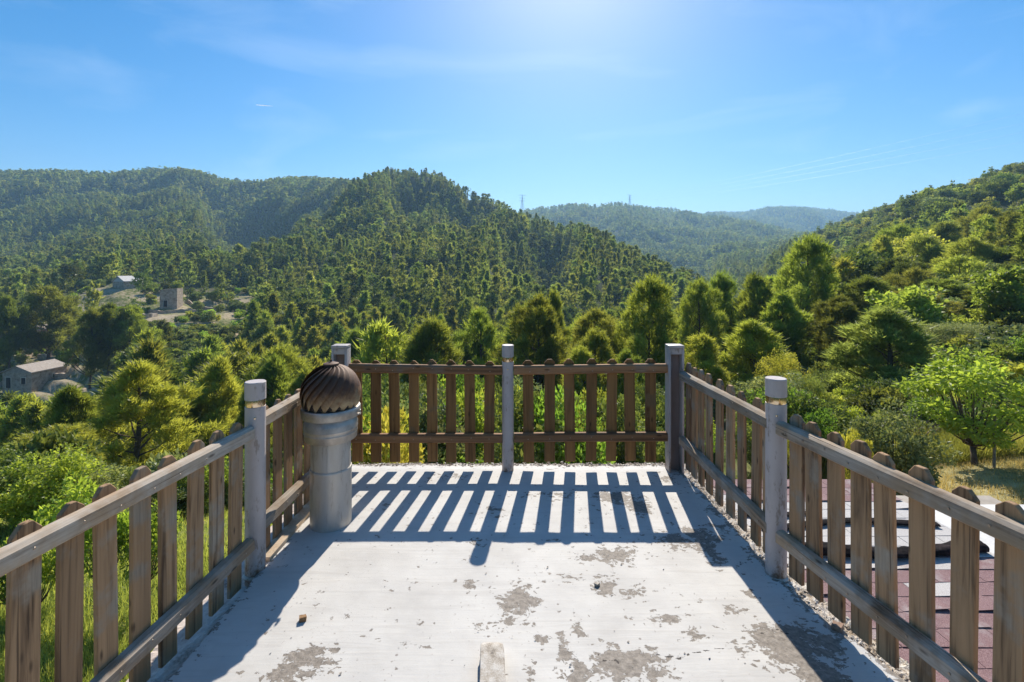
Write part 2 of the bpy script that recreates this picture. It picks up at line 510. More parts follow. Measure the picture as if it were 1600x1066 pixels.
for px, pr in COLS:
    t = (px - 800) / F
    a = math.atan(t); k = math.sqrt(1 + t * t)
    ys = np.log(np.array([p[0] * k for p in pr])); zs = np.array([p[1] for p in pr])
    _az.append(a); _prof.append(np.interp(LR, ys, zs))
back = np.interp(LR, np.log([3, 12, 40, 100, 300, 900, 3000]), [-4.7, -4.6, -3, 3, 30, 90, 200])
_az = [-math.pi, -R(110)] + _az + [R(110), math.pi]
_prof = [back, 0.5 * (back + _prof[0])] + _prof + [0.5 * (back + _prof[-1]), back]
_az = np.array(_az); _prof = np.array(_prof)
# smooth the profiles a little in log-range
ker = np.array([1, 2, 3, 2, 1.0]); ker /= ker.sum()
_prof = np.array([np.convolve(np.pad(p, 2, mode='edge'), ker, 'valid') for p in _prof])


LAYERS = [  # (depth range of the ridge), tree height, [(photo column, skyline row)]
    (2000, 3000, 9, [(1050, 338), (1090, 334), (1120, 330), (1160, 332), (1200, 323), (1250, 323), (1300, 327), (1330, 332), (1380, 340)]),
    (1100, 1800, 8, [(780, 335), (830, 328), (850, 325), (905, 319), (930, 322), (965, 316), (990, 322), (1010, 324), (1060, 328), (1110, 338), (1160, 342), (1200, 346), (1250, 352), (1290, 360), (1350, 370)]),
    (600, 1000, 7, [(-250, 280), (0, 268), (60, 266), (120, 268), (180, 270), (240, 263), (270, 262), (320, 270), (360, 280), (400, 285), (440, 279), (480, 277), (540, 280), (570, 284), (640, 296)]),
    (330, 530, 7, [(400, 385), (450, 352), (500, 322), (546, 286), (583, 270), (605, 264), (633, 267), (667, 264), (690, 272), (718, 287), (735, 302), (754, 306), (791, 315), (822, 329)]),
    (210, 400, 7, [(822, 331), (850, 350), (914, 355), (946, 368), (966, 381), (1004, 400), (1041, 413), (1075, 432), (1110, 446)]),
    (330, 620, 5, [(1190, 400), (1210, 388), (1270, 365), (1330, 335), (1390, 318), (1450, 298), (1480, 296), (1520, 283), (1560, 270), (1600, 256), (1700, 225)]),
]
_CORR = None
_cpx = np.arange(-300, 1801, 12.0)


def ground(X, Y):
    """world height of the ground"""
    z = ground_raw(X, Y)
    if _CORR is not None:
        X = np.asarray(X, float); Y = np.asarray(Y, float)
        px = np.where(Y > 1, X / np.maximum(Y, 1), 99.0) * F + 800
        for (y0, y1, th, pts), dl in zip(LAYERS, _CORR):
            u = (np.log(np.maximum(Y, 1)) - math.log(y0)) / (math.log(y1) - math.log(y0))
            w_ = np.clip((u + .6) / .7, 0, 1) * np.clip((1.6 - u) / .7, 0, 1)
            w_ = w_ * w_ * (3 - 2 * w_)
            e0, e1 = pts[0][0], pts[-1][0]
            wx = np.clip((px - e0 + 90) / 90, 0, 1) * np.clip((e1 + 90 - px) / 90, 0, 1)
            z = z + np.interp(px, _cpx, dl) * w_ * wx
    return z


def ground_raw(X, Y):
    X = np.asarray(X, float); Y = np.asarray(Y, float)
    r = np.maximum(np.hypot(X, Y), 3.0); a = np.arctan2(X, Y)
    i = np.clip(np.searchsorted(_az, a) - 1, 0, len(_az) - 2)
    f = (a - _az[i]) / (_az[i + 1] - _az[i]); f = np.clip(f, 0, 1)
    f = f * f * (3 - 2 * f) * 0.5 + f * 0.5
    lr = np.clip((np.log(r) - LR[0]) / (LR[1] - LR[0]), 0, len(LR) - 1.001)
    j = lr.astype(int); g = lr - j
    z0 = _prof[i, j] * (1 - g) + _prof[i, j + 1] * g
    z1 = _prof[i + 1, j] * (1 - g) + _prof[i + 1, j + 1] * g
    z = z0 * (1 - f) + z1 * f
    amp = np.interp(r, [8, 30, 100, 300, 600, 1400, 3000], [0.05, 0.5, 2.0, 18, 42, 44, 55])
    # spurs and gullies
    wl = np.interp(r, [8, 100, 400, 1400, 3000], [9, 30, 75, 190, 380])
    rid = 1 - 2 * np.abs(fbm(X / 75.0 + 3.1, Y / 95.0, 5, 3))
    n1 = fbm(X / 28.0, Y / 28.0, 9, 3)
    n2 = fbm(X / 240.0, Y / 260.0, 21, 4)
    z = z + amp * (np.interp(r, [20, 120, 300, 900], [0, .5, .55, .25]) * (rid - 0.6) + 0.35 * n1 * np.interp(r, [0, 900], [1, 0.3]) + np.interp(r, [100, 500, 1400], [0, .5, 1.0]) * n2)
    # farmed terraces on the left
    t = np.where(Y > 1, X / np.maximum(Y, 1), 9.0) * F + 800
    wgt = np.clip((t + 60) / 60, 0, 1) * np.clip((420 - t) / 70, 0, 1) * np.clip((r - 98) / 10, 0, 1) * np.clip((235 - r) / 30, 0, 1)
    wob = 0.8 * vnoise(X / 22, Y / 22, 77)
    q = (z + wob) / 1.7; st = np.floor(q); fr = q - st
    zz = (st + np.clip((fr - 0.72) / 0.28, 0, 1)) * 1.7 - wob
    z = z * (1 - wgt) + zz * wgt
    return z + EYE


def fit_skylines():
    global _CORR
    _CORR = [np.zeros(len(_cpx)) for _ in LAYERS]
    for it in range(5):
        for li, (y0, y1, th, pts) in enumerate(LAYERS):
            Ys = np.linspace(y0, y1, 60)
            PX, YY_ = np.meshgrid(_cpx, Ys)
            G_ = ground(((PX - 800) / F * YY_).ravel(), YY_.ravel()).reshape(PX.shape) - EYE + th
            el_ = G_ / YY_
            k_ = el_.argmax(0); top = el_.max(0); Yk = Ys[k_]
            want = (HZ - np.interp(_cpx, [p[0] for p in pts], [p[1] for p in pts])) / F
            dl = (want - top) * Yk
            dl = np.clip(dl, -60, 60)
            _CORR[li] = _CORR[li] + dl * 0.85


fit_skylines()


def at(px, Y):
    return (px - 800) / F * Y


def gz(x, y):
    return float(ground(np.array([x]), np.array([y]))[0])


fine = np.radians(np.arange(-52, 52.01, 0.22))
coarse_l = np.radians(np.arange(-180, -52, 4.0)); coarse_r = np.radians(np.arange(56, 180, 4.0))
AZ = np.concatenate([coarse_l, fine, coarse_r])
RR = np.exp(np.linspace(math.log(3.0), math.log(3500.0), 380))
A2, R2 = np.meshgrid(AZ, RR)
XX = (R2 * np.sin(A2)); YY = (R2 * np.cos(A2))
ZZ = ground(XX.ravel(), YY.ravel()).reshape(XX.shape)
nr, na = XX.shape
V = np.stack([XX.ravel(), YY.ravel(), ZZ.ravel()], 1)
V = np.vstack([V, [[0, 0, -3.05]]])
ii, jj = np.meshgrid(np.arange(nr - 1), np.arange(na), indexing='ij')
j2 = (jj + 1) % na
Fq = np.stack([ii * na + jj, (ii + 1) * na + jj, (ii + 1) * na + j2, ii * na + j2], -1).reshape(-1, 4)
me = mesh_np("ground", V, Fq[:, ::-1], smooth=True)
bm = bmesh.new(); bm.from_mesh(me); bm.verts.ensure_lookup_table()
cv = bm.verts[len(V) - 1]
for k in range(na):
    f_ = bm.faces.new((cv, bm.verts[(k + 1) % na], bm.verts[k])); f_.smooth = True
bmesh.ops.recalc_face_normals(bm, faces=bm.faces)
bm.to_mesh(me); bm.free()
X_, Y_ = V[:, 0], V[:, 1]
r_ = np.hypot(X_, Y_)
tpx = np.where(Y_ > 1, X_ / np.maximum(Y_, 1), 9.0) * F + 800
farm = np.clip((tpx + 80) / 60, 0, 1) * np.clip((440 - tpx) / 60, 0, 1) * np.clip((r_ - 85) / 15, 0, 1) * np.clip((245 - r_) / 30, 0, 1)
point_attr(me, "farm", farm)
point_attr(me, "near", np.clip((22 - r_) / 10, 0, 1))
lawn = np.clip((tpx - 1150) / 100, 0, 1) * np.clip((19 - r_) / 4, 0, 1)
point_attr(me, "dry", lawn)
m, nt, bs = new_mat("ground_soil")
geo = N(nt, "ShaderNodeNewGeometry"); pos = geo.outputs['Position']
n1 = noise(nt, pos, 0.06, 8, 0.65)
n2 = noise(nt, pos, 1.3, 6, 0.7)
forest = ramp(nt, n1, [(0.35, (0.018, 0.03, 0.010)), (0.55, (0.04, 0.055, 0.018)), (0.75, (0.10, 0.09, 0.045))])
farmn = math_(nt, 'ADD', math_(nt, 'MULTIPLY', n2, 0.5), math_(nt, 'MULTIPLY', noise(nt, pos, 0.12, 5, 0.6), 0.5))
farmc = ramp(nt, farmn, [(0.36, (0.06, 0.09, 0.02)), (0.46, (0.15, 0.16, 0.05)), (0.51, (0.36, 0.29, 0.18)), (0.64, (0.50, 0.40, 0.28))])
af = N(nt, "ShaderNodeAttribute", attribute_name="farm")
an = N(nt, "ShaderNodeAttribute", attribute_name="near")
ad = N(nt, "ShaderNodeAttribute", attribute_name="dry")
c = mix(nt, af.outputs['Fac'], forest, farmc)
grass = ramp(nt, n2, [(0.35, (0.06, 0.085, 0.018)), (0.5, (0.13, 0.16, 0.035)), (0.66, (0.24, 0.22, 0.09))])
c = mix(nt, an.outputs['Fac'], c, grass)
dryc = ramp(nt, n2, [(0.35, (0.26, 0.22, 0.09)), (0.5, (0.46, 0.39, 0.20)), (0.66, (0.60, 0.50, 0.30))])
c = mix(nt, math_(nt, 'MULTIPLY', ad.outputs['Fac'], 0.8), c, dryc)
nt.links.new(c, bs.inputs['Base Color']); bs.inputs['Roughness'].default_value = 0.95
bs.inputs['Specular IOR Level'].default_value = 0.1
bump(nt, n2, 0.6, 0.15, bs)
g = obj("ground", me, m)
tag(g, "hilly ground falling into the wooded valley and rising to the far ridges", kind="structure")

# ------------------------------------------------------------------ terrace


def edge_r(y):   # right edge of the painted floor
    return np.interp(y, [-2, 1.9, 2.45, 3.93, 4.2], [2.0, 1.585, 1.425, 1.385, 1.38])


def px2floor(px, py, z=0.0):
    Y = (EYE - z) * F / (py - HZ)
    return (px - 800) / F * Y, Y


gx = np.linspace(0, 1, 260); gy = np.linspace(-1.6, 4.09, 520)
U, G = np.meshgrid(gx, gy)
ER = edge_r(G) + 0.022 * fbm(G * 9, G * 0 + 2, 3, 4)
EL = -1.372 + 0.012 * fbm(G * 7, G * 0 + 5, 4, 4)
BACK = np.where(G > 4.05, 0.03 * fbm(U * 30, U * 0, 8, 3), 0)
DX = EL + (ER - EL) * U; DY = G + BACK
DZ = 0.006 * fbm(DX * 1.3, DY * 1.3, 31, 3) + 0.0025 * fbm(DX * 7, DY * 7, 32, 3)
DZ -= np.clip((DY - 3.95) / 0.14, 0, 1) * 0.012
wear = np.zeros_like(DX)
PATCH = [(960, 868, 52, 12, .9), (925, 872, 25, 8, .7), (812, 938, 34, 22, .9), (735, 916, 14, 8, .8), (905, 905, 60, 7, .5), (945, 915, 22, 12, .8),
         (985, 925, 30, 8, .7), (485, 1030, 50, 16, .95), (455, 1052, 40, 16, .95), (520, 1018, 22, 8, .7), (880, 1015, 14, 22, .85), (905, 1045, 22, 14, .8), (975, 1035, 62, 26, .95),
         (1020, 1050, 40, 20, .8), (845, 1000, 16, 10, .6), (830, 1050, 10, 16, .7), (1225, 1010, 60, 34, 1.1), (1275, 1050, 45, 30, 1.0), (1195, 985, 26, 10, .8),
         (1095, 838, 30, 14, 1.0), (1060, 845, 40, 12, .8), (1115, 870, 18, 20, .7), (960, 780, 40, 12, .9), (1000, 790, 24, 14, .9), (1040, 748, 18, 6, .7), (880, 775, 30, 6, .5),
         (765, 800, 24, 8, .55), (745, 850, 18, 6, .5), (830, 772, 30, 5, .5), (770, 985, 26, 10, .65), (800, 965, 20, 10, .5), (1085, 992, 26, 10, .6), (1150, 950, 24, 8, .5),
         (1245, 985, 30, 16, .9), (1170, 925, 12, 8, .6), (1135, 830, 16, 10, .6), (905, 985, 12, 14, .6), (1040, 965, 40, 8, .5), (1290, 1010, 30, 24, .9),
         (690, 745, 40, 5, .5), (600, 790, 16, 6, .4), (660, 860, 20, 5, .4), (540, 960, 16, 6, .4), (640, 1010, 40, 6, .35), (1140, 775, 22, 8, .5), (905, 1060, 40, 16, .8)]
for px, py, rx, ry, wgt in PATCH:
    cx, cyy = px2floor(px, py)
    sx = rx / F * cyy * 0.75; x2, y2 = px2floor(px, py + ry)
    sy = abs(cyy - y2) * 0.9 + 0.012
    wear = np.maximum(wear, wgt * np.exp(-(((DX - cx) / sx) ** 2 + ((DY - cyy) / sy) ** 2) * 0.7))
edge = np.maximum(np.exp(-np.abs(DX - ER) / 0.05), 0.6 * np.exp(-np.abs(DX - EL) / 0.03))
edge = np.maximum(edge, np.exp(-np.abs(DY - 4.08) / 0.05) * 1.0)
wear = np.maximum(wear, edge * 0.75)
# crack: distance to a polyline
def pdist(pts):
    d = np.full(DX.shape, 9.0)
    for (a, b) in zip(pts, pts[1:]):
        ax, ay = px2floor(*a); bx, by = px2floor(*b)
        vx, vy = bx - ax, by - ay
        tt = np.clip(((DX - ax) * vx + (DY - ay) * vy) / (vx * vx + vy * vy), 0, 1)
        d = np.minimum(d, np.hypot(DX - ax - tt * vx, DY - ay - tt * vy))
    return d
crack = pdist([(1020, 1022), (1062, 1030), (1078, 1022), (1120, 1014), (1165, 1012), (1178, 1008)])
crack = np.minimum(crack, pdist([(1188, 990), (1212, 983), (1228, 990), (1250, 992)]))
crack = np.minimum(crack, pdist([(930, 1016), (942, 1034), (962, 1032), (975, 1046)]))
crack = np.minimum(crack, pdist([(1178, 930), (1200, 955), (1235, 970)]) + 0.002)
Vd = np.stack([DX.ravel(), DY.ravel(), DZ.ravel()], 1)
nyd, nxd = DX.shape
ii, jj = np.meshgrid(np.arange(nyd - 1), np.arange(nxd - 1), indexing='ij')
Fd = np.stack([ii * nxd + jj, ii * nxd + jj + 1, (ii + 1) * nxd + jj + 1, (ii + 1) * nxd + jj], -1).reshape(-1, 4)
me = mesh_np("terrace_floor", Vd, Fd, smooth=True)
point_attr(me, "wear", wear.ravel()); point_attr(me, "crack", crack.ravel())
m, nt, bs = new_mat("peeling_white_paint")
tc = N(nt, "ShaderNodeTexCoord"); v = tc.outputs['Object']
aw = N(nt, "ShaderNodeAttribute", attribute_name="wear").outputs['Fac']
ac = N(nt, "ShaderNodeAttribute", attribute_name="crack").outputs['Fac']
na_ = noise(nt, v, 9.0, 10, 0.72, 0.4)
nb_ = noise(nt, v, 42.0, 7, 0.65, 0.2)
nc_ = noise(nt, v, 3.0, 5, 0.6)
edgev = math_(nt, 'ADD', math_(nt, 'ADD', math_(nt, 'MULTIPLY', aw, 0.29), math_(nt, 'MULTIPLY', na_, 0.78)), math_(nt, 'MULTIPLY', nb_, 0.24))
peel = step(nt, edgev, 0.682, 0.692)
spk = step(nt, math_(nt, 'ADD', nb_, math_(nt, 'MULTIPLY', nc_, 0.35)), 0.845, 0.865)
vo = N(nt, "ShaderNodeTexVoronoi"); vo.inputs['Scale'].default_value = 11.0
nt.links.new(v, vo.inputs['Vector'])
dots = math_(nt, 'MULTIPLY', step(nt, vo.outputs['Distance'], 0.085, 0.05), step(nt, nc_, 0.38, 0.46))
sxy = scaled(nt, v, (2.0, 30.0, 1.0))
strk = noise(nt, sxy, 1.0, 4, 0.6, 1.0)
dv = N(nt, "ShaderNodeVectorMath", operation='ADD')
nz = N(nt, "ShaderNodeTexNoise"); nz.inputs['Scale'].default_value = 26.0; nz.inputs['Detail'].default_value = 4
nt.links.new(v, nz.inputs['Vector'])
sv = N(nt, "ShaderNodeVectorMath", operation='SCALE'); sv.inputs['Scale'].default_value = 0.05
nt.links.new(nz.outputs['Color'], sv.inputs[0]); nt.links.new(v, dv.inputs[0]); nt.links.new(sv.outputs[0], dv.inputs[1])
def chips(scale, thr, sy=1.0):
    vv = N(nt, "ShaderNodeTexVoronoi"); vv.inputs['Scale'].default_value = scale
    nt.links.new(scaled(nt, dv.outputs[0], (0.7, 1.25, 1.0)), vv.inputs['Vector'])
    sp = N(nt, "ShaderNodeSeparateXYZ"); nt.links.new(vv.outputs['Color'], sp.inputs[0])
    q = math_(nt, 'ADD', math_(nt, 'ADD', math_(nt, 'MULTIPLY', sp.outputs[0], 0.5), math_(nt, 'MULTIPLY', aw, 0.34)), math_(nt, 'MULTIPLY', na_, 0.75))
    return step(nt, q, thr, thr + 0.01)
peel = math_(nt, 'MAXIMUM', peel, math_(nt, 'MAXIMUM', chips(24.0, 0.955), chips(58.0, 0.915)))
mask = math_(nt, 'MAXIMUM', peel, math_(nt, 'MULTIPLY', spk, 0.8))
paint = ramp(nt, nc_, [(0.3, (0.47, 0.445, 0.41)), (0.6, (0.56, 0.535, 0.495))])
paint = mix(nt, math_(nt, 'MULTIPLY', step(nt, na_, 0.5, 0.75), 0.5), paint, (0.47, 0.44, 0.41))
paint = mix(nt, math_(nt, 'MULTIPLY', step(nt, strk, 0.52, 0.68), 0.40), paint, (0.44, 0.41, 0.375))
conc = ramp(nt, nb_, [(0.3, (0.12, 0.098, 0.078)), (0.5, (0.225, 0.19, 0.155)), (0.7, (0.33, 0.285, 0.24))])
col = mix(nt, mask, paint, conc)
rim = math_(nt, 'MULTIPLY', step(nt, edgev, 0.665, 0.68), math_(nt, 'SUBTRACT', 1.0, peel))
col = mix(nt, math_(nt, 'MULTIPLY', rim, 0.35), col, (0.45, 0.41, 0.37))
col = mix(nt, math_(nt, 'MULTIPLY', dots, 0.75), col, (0.17, 0.14, 0.12))
cn = math_(nt, 'ADD', ac, math_(nt, 'MULTIPLY', math_(nt, 'SUBTRACT', nb_, 0.5), 0.02))
ck = step(nt, cn, 0.0032, 0.0018)
col = mix(nt, ck, col, (0.04, 0.03, 0.025))
nt.links.new(col, bs.inputs['Base Color']); bs.inputs['Roughness'].default_value = 0.72
hgt = math_(nt, 'SUBTRACT', math_(nt, 'MULTIPLY', math_(nt, 'SUBTRACT', 1.0, mask), 0.5), math_(nt, 'MULTIPLY', ck, 1.5))
hgt = math_(nt, 'ADD', hgt, math_(nt, 'MULTIPLY', strk, 0.22))
hgt = math_(nt, 'ADD', hgt, math_(nt, 'MULTIPLY', nb_, math_(nt, 'ADD', math_(nt, 'MULTIPLY', mask, 0.7), 0.12)))
bump(nt, hgt, 0.9, 0.006, bs)
tf = obj("terrace_floor", me, m)
tag(tf, "white painted concrete terrace floor with peeling grey patches and cracks", kind="structure")

# slab, ledges and the walls under the terrace
b = MB()
b.box(-0.13, 1.245, -0.17, 2.44, 5.66, 0.28)
b.build("terrace_slab", CONC)["kind"] = "structure"


def strip(name, xl, xr, y0, y1, z, mat, seed, nx=26, ny=420, amp=0.008, thick=0.3):
    gy = np.linspace(y0, y1, ny); gu = np.linspace(0, 1, nx)
    U, G = np.meshgrid(gu, gy)
    xl_ = np.vectorize(xl)(G); xr_ = np.vectorize(xr)(G)
    X = xl_ + (xr_ - xl_) * U
    Z = z + amp * fbm(X * 18, G * 18, seed, 4) + amp * 0.7 * fbm(X * 60, G * 60, seed + 5, 3)
    top = np.stack([X.ravel(), G.ravel(), Z.ravel()], 1)
    n = len(top)
    ii, jj = np.meshgrid(np.arange(ny - 1), np.arange(nx - 1), indexing='ij')
    Fc = np.stack([ii * nx + jj, ii * nx + jj + 1, (ii + 1) * nx + jj + 1, (ii + 1) * nx + jj], -1).reshape(-1, 4)
    ring = [j for j in range(nx)] + [i * nx + nx - 1 for i in range(1, ny)] + [(ny - 1) * nx + j for j in range(nx - 2, -1, -1)] + [i * nx for i in range(ny - 2, 0, -1)]
    low = top[ring].copy(); low[:, 2] = z - thick
    k = len(ring); a = np.arange(k)
    side = np.stack([np.array(ring), n + a, n + (a + 1) % k, np.array(ring)[(a + 1) % k]], 1)
    me = mesh_np(name, np.vstack([top, low]), np.vstack([Fc, side]))
    o = obj(name, me, mat); o["kind"] = "structure"
    return o


strip("terrace_ledge_left", lambda y: -1.62 - 0.02 * math.sin(y * 3), lambda y: -1.369, -1.6, 4.1, -0.075, LEDGE, 41)
strip("terrace_ledge_right", lambda y: edge_r(y) - 0.03, lambda y: edge_r(y) + 0.13 + 0.02 * float(fbm(np.array([y * 5]), np.array([1.0]), 6, 3)[0]), -1.6, 4.1, -0.014, SAND, 42, amp=0.014)
b = MB()
b.box(0.02, 1.24, -1.69, 3.20, 5.6, 2.72)
b.build("house_wall", PLASTER)["kind"] = "structure"
# sunlit board kerb along the rear left ledge
b = MB(); b.box(0, 0, 0, 0.075, 0.66, 0.05, bevel=0.006)
kb = b.build("kerb_board", speckled("tan_board", [(0.36, (0.42, 0.30, 0.19)), (0.55, (0.60, 0.47, 0.33)), (0.7, (0.68, 0.56, 0.42))], 6), None, (-1.392, 3.03, 0.003), (0, 0, R(-1.0)))
tag(kb, "tan board lying along the left ledge beside the vent pipe", "board")

# ------------------------------------------------------------------ fences


def rail_mesh(L, h=0.072, d=0.048, seed=0):
    """rail along local x from 0 to L, chamfered front edges, slightly irregular"""
    prof = [(-d / 2, -h / 2 + .010), (-d / 2 + .014, -h / 2), (d / 2 - .004, -h / 2), (d / 2, -h / 2 + .004), (d / 2, h / 2 - .004), (d / 2 - .004, h / 2), (-d / 2 + .014, h / 2), (-d / 2, h / 2 - .012)]
    n = max(8, int(L / 0.04)); k = len(prof)
    xs = np.linspace(0, L, n)
    V = []
    for x in xs:
        wob = 0.003 * float(vnoise(np.array([x * 3]), np.array([seed * 7.3]), 3)[0]); wz = 0.004 * float(vnoise(np.array([x * 2.2]), np.array([seed * 3.1]), 4)[0])
        for (y, z) in prof: V.append((x, y + wob, z + wz))
    Fc = []
    for i in range(n - 1):
        for j in range(k):
            Fc.append((i * k + j, (i + 1) * k + j, (i + 1) * k + (j + 1) % k, i * k + (j + 1) % k))
    me = bpy.data.meshes.new("rail")
    me.from_pydata([tuple(v) for v in V], [], Fc + [tuple(range(k)), tuple(reversed(range((n - 1) * k, n * k)))])
    me.update()
    return me


def picket_mesh(w_, h_, th=0.02, seed=0):
    r = random.Random(seed)
    c = 0.028 + r.uniform(-.004, .004); cz = 0.030 + r.uniform(-.004, .004)
    pts = [(-w_ / 2, 0), (w_ / 2, r.uniform(-.002, .002)), (w_ / 2, h_ - cz), (w_ / 2 - c, h_), (-w_ / 2 + c, h_ + r.uniform(-.002, .002)), (-w_ / 2, h_ - cz)]
    b = MB()
    b.poly(pts, lambda p, d: (p[0], d, p[1]), -th / 2, th / 2)
    bmesh.ops.bevel(b.bm, geom=[e for e in b.bm.edges], offset=0.0022, segments=1, affect='EDGES')
    return b.mesh("picket")


def fence(label, P0, P1, zt, zb, pickets, side, pz, ph, wz, wx, pw=0.084, seed=0):
    """P0,P1: rail ends in plan.  zt,zb: (start,end) rail heights.  pickets: parameters 0..1 along the line.  side: picket offset normal"""
    P0 = Vector((P0[0], P0[1], 0)); P1 = Vector((P1[0], P1[1], 0))
    d = P1 - P0; L = d.length; ang = math.atan2(d.y, d.x)
    nrm = Vector((-math.sin(ang), math.cos(ang), 0)) * side
    root = empty("picket_fence", (P0.x, P0.y, 0), label, "fence", "wooden picket fence panels round the terrace", ang)
    rails_ = []
    for nm, (z0, z1) in (("top_rail", zt), ("bottom_rail", zb)):
        s = math.atan2(z1 - z0, L)
        me = rail_mesh(L, seed=seed + (1 if nm == "top_rail" else 2))
        if side < 0:   # turn so the chamfered edges face the terrace
            me.transform(Matrix.Diagonal((1, -1, 1, 1))); me.flip_normals()
        rails_.append(obj(nm, me, wx, root, (0, 0, z0), (0, -s, 0)))
    for k, t in enumerate(pickets):
        r = random.Random(seed * 100 + k)
        for rl, dz in ((rails_[0], r.uniform(-.012, .012)), (rails_[1], r.uniform(-.012, .012))):
            obj("nail", NAIL, NAILM, rl, (t * L + r.uniform(-.012, .012), -side * 0.0245, dz), (R(90), 0, 0))
        me = picket_mesh(pw + r.uniform(-.004, .004), ph + r.uniform(-.006, .006), seed=seed * 100 + k)
        o = obj("picket", me, wz, root, (t * L, side * (0.024 + 0.0115), pz + r.uniform(-.006, .006)), (R(r.uniform(-.6, .6)), R(r.uniform(-.95, .95)), R(r.uniform(-2, 2))))
    return root


NAILM = metal("nail_head", (0.45, 0.36, 0.28), 0.4)
b = MB(); b.lathe([(.0042, -.003), (.0042, .0006), (.002, .0014)], 10); NAIL = b.mesh("nail")


def par_y(ys, y0, y1):
    return [(y - y0) / (y1 - y0) for y in ys]


YB = 3.93
# back panels (pickets on the far side)
xl0, xl1 = at(546, YB), at(785, YB)
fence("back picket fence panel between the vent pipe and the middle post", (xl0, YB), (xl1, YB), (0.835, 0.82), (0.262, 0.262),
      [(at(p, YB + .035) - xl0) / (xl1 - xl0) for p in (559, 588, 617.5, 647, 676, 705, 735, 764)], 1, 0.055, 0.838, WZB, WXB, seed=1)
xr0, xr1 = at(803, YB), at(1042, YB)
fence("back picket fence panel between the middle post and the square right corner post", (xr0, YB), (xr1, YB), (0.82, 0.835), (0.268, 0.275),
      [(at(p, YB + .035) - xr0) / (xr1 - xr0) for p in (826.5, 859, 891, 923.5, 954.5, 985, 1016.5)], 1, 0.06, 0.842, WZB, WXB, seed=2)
# right rear
A_, B_ = (1.40, 2.60), (1.365, 3.86)
fence("right picket fence panel running from the round right post to the back corner", A_, B_, (0.815, 0.79), (0.245, 0.27),
      par_y([2.68, 2.815, 2.97, 3.12, 3.28, 3.43, 3.57, 3.70, 3.81], 2.60, 3.86), -1, 0.045, 0.85, WZ, WX, seed=3)
# right front
A_, B_ = (1.70, 0.70), (1.405, 2.52)
ys = [2.444, 2.326, 2.20, 2.073, 1.952, 1.8134, 1.675, 1.542, 1.41, 1.28, 1.15, 1.02, .89, .77]
fence("nearest right picket fence panel above the red shingle roof", A_, B_, (0.825, 0.812), (0.25, 0.243),
      par_y(ys, 0.70, 2.52), -1, 0.052, 0.845, WZ, WX, seed=4)
# left rear
A_, B_ = (-1.40, 2.66), (-1.39, 3.86)
fence("left picket fence panel partly hidden behind the vent pipe", A_, B_, (0.80, 0.785), (0.222, 0.20),
      par_y([2.79, 2.93, 3.07, 3.216, 3.345, 3.48, 3.62, 3.76], 2.66, 3.86), 1, -0.02, 0.868, WZ, WX, seed=5)
# left front
A_, B_ = (-1.60, 0.70), (-1.405, 2.58)
fence("nearest left picket fence panel above the green yard", A_, B_, (0.775, 0.766), (0.095, 0.168),
      par_y([2.50, 2.370, 2.225, 2.078, 1.94, 1.80, 1.656, 1.512, 1.37, 1.23, 1.09, .95, .81], 0.70, 2.58), 1, -0.045, 0.89, WZ, WX, seed=6)

# round posts


def round_post(x, y, base, top, label, r=0.050, rot=0):
    root = empty("round_post", (x, y, base), label, "post", "round metal posts of the terrace fence", rot)
    H = top - base
    b = MB(); b.lathe([(r, -0.05), (r, H - 0.135)], 40, smooth=True); tb = b.build("tube", POST, root)
    b = MB(); b.lathe([(r - .003, H - 0.135), (r - .002, H - 0.128), (r - .002, H - 0.100), (r - .003, H - .095)], 40); b.build("band", BAND, root)
    b = MB(); b.lathe([(r + .0015, H - 0.095), (r + .0015, H - 0.004), (r - .002, H)], 40); b.build("cap", POST, root)
    b = MB()
    b.lathe([(r + .012, -0.004), (r + .010, 0.002), (r + .001, 0.006)], 32, close=False); b.build("mortar_collar", SAND, root)
    b = MB(); b.box(0, -r - .001, H - .19, .010, .006, .010, bevel=.002); b.build("screw", BAND, tb)
    return root


round_post(at(399, 2.64), 2.64, -0.02, EYE - (597 - HZ) / F * 2.64 + .004, "round white metal post at the bend of the left fence", 0.052, R(25))
round_post(at(793.5, 3.93), 3.93, -0.01, EYE - (540 - HZ) / F * 3.90, "round white metal post in the middle of the back fence", 0.047)
round_post(at(1212.5, 2.60), 2.60, -0.005, EYE - (592 - HZ) / F * 2.58, "round white metal post at the bend of the right fence", 0.052, R(-25))


def corner_post(px, label, rz=0):
    x = at(px, 3.93); w_ = 0.125; h_ = EYE - (538 - HZ) / F * 3.92
    root = empty("corner_post", (x, 3.93, 0), label, "post", None, rz)
    b = MB()
    b.box(-w_ / 2 + .009, 0, h_ / 2 - .03, .018, .10, h_, bevel=.003)
    b.box(w_ / 2 - .009, 0, h_ / 2 - .03, .018, .10, h_, bevel=.003)
    b.box(0, 0.042, h_ / 2 - .03, w_ - .037, .016, h_ - .002)
    b.box(0, 0.0, h_ - .030 + .0125, w_ + .004, .104, .026, bevel=.008)
    b.box(0, -0.030, h_ - .055, w_ - .037, .03, .044)
    b.build("channel", CORNER, root)
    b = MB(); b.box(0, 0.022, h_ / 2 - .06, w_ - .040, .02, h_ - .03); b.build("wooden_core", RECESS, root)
    return root


corner_post(1054, "square channel post at the right back corner of the terrace")
corner_post(533, "square channel post behind the vent cowl at the left back corner")

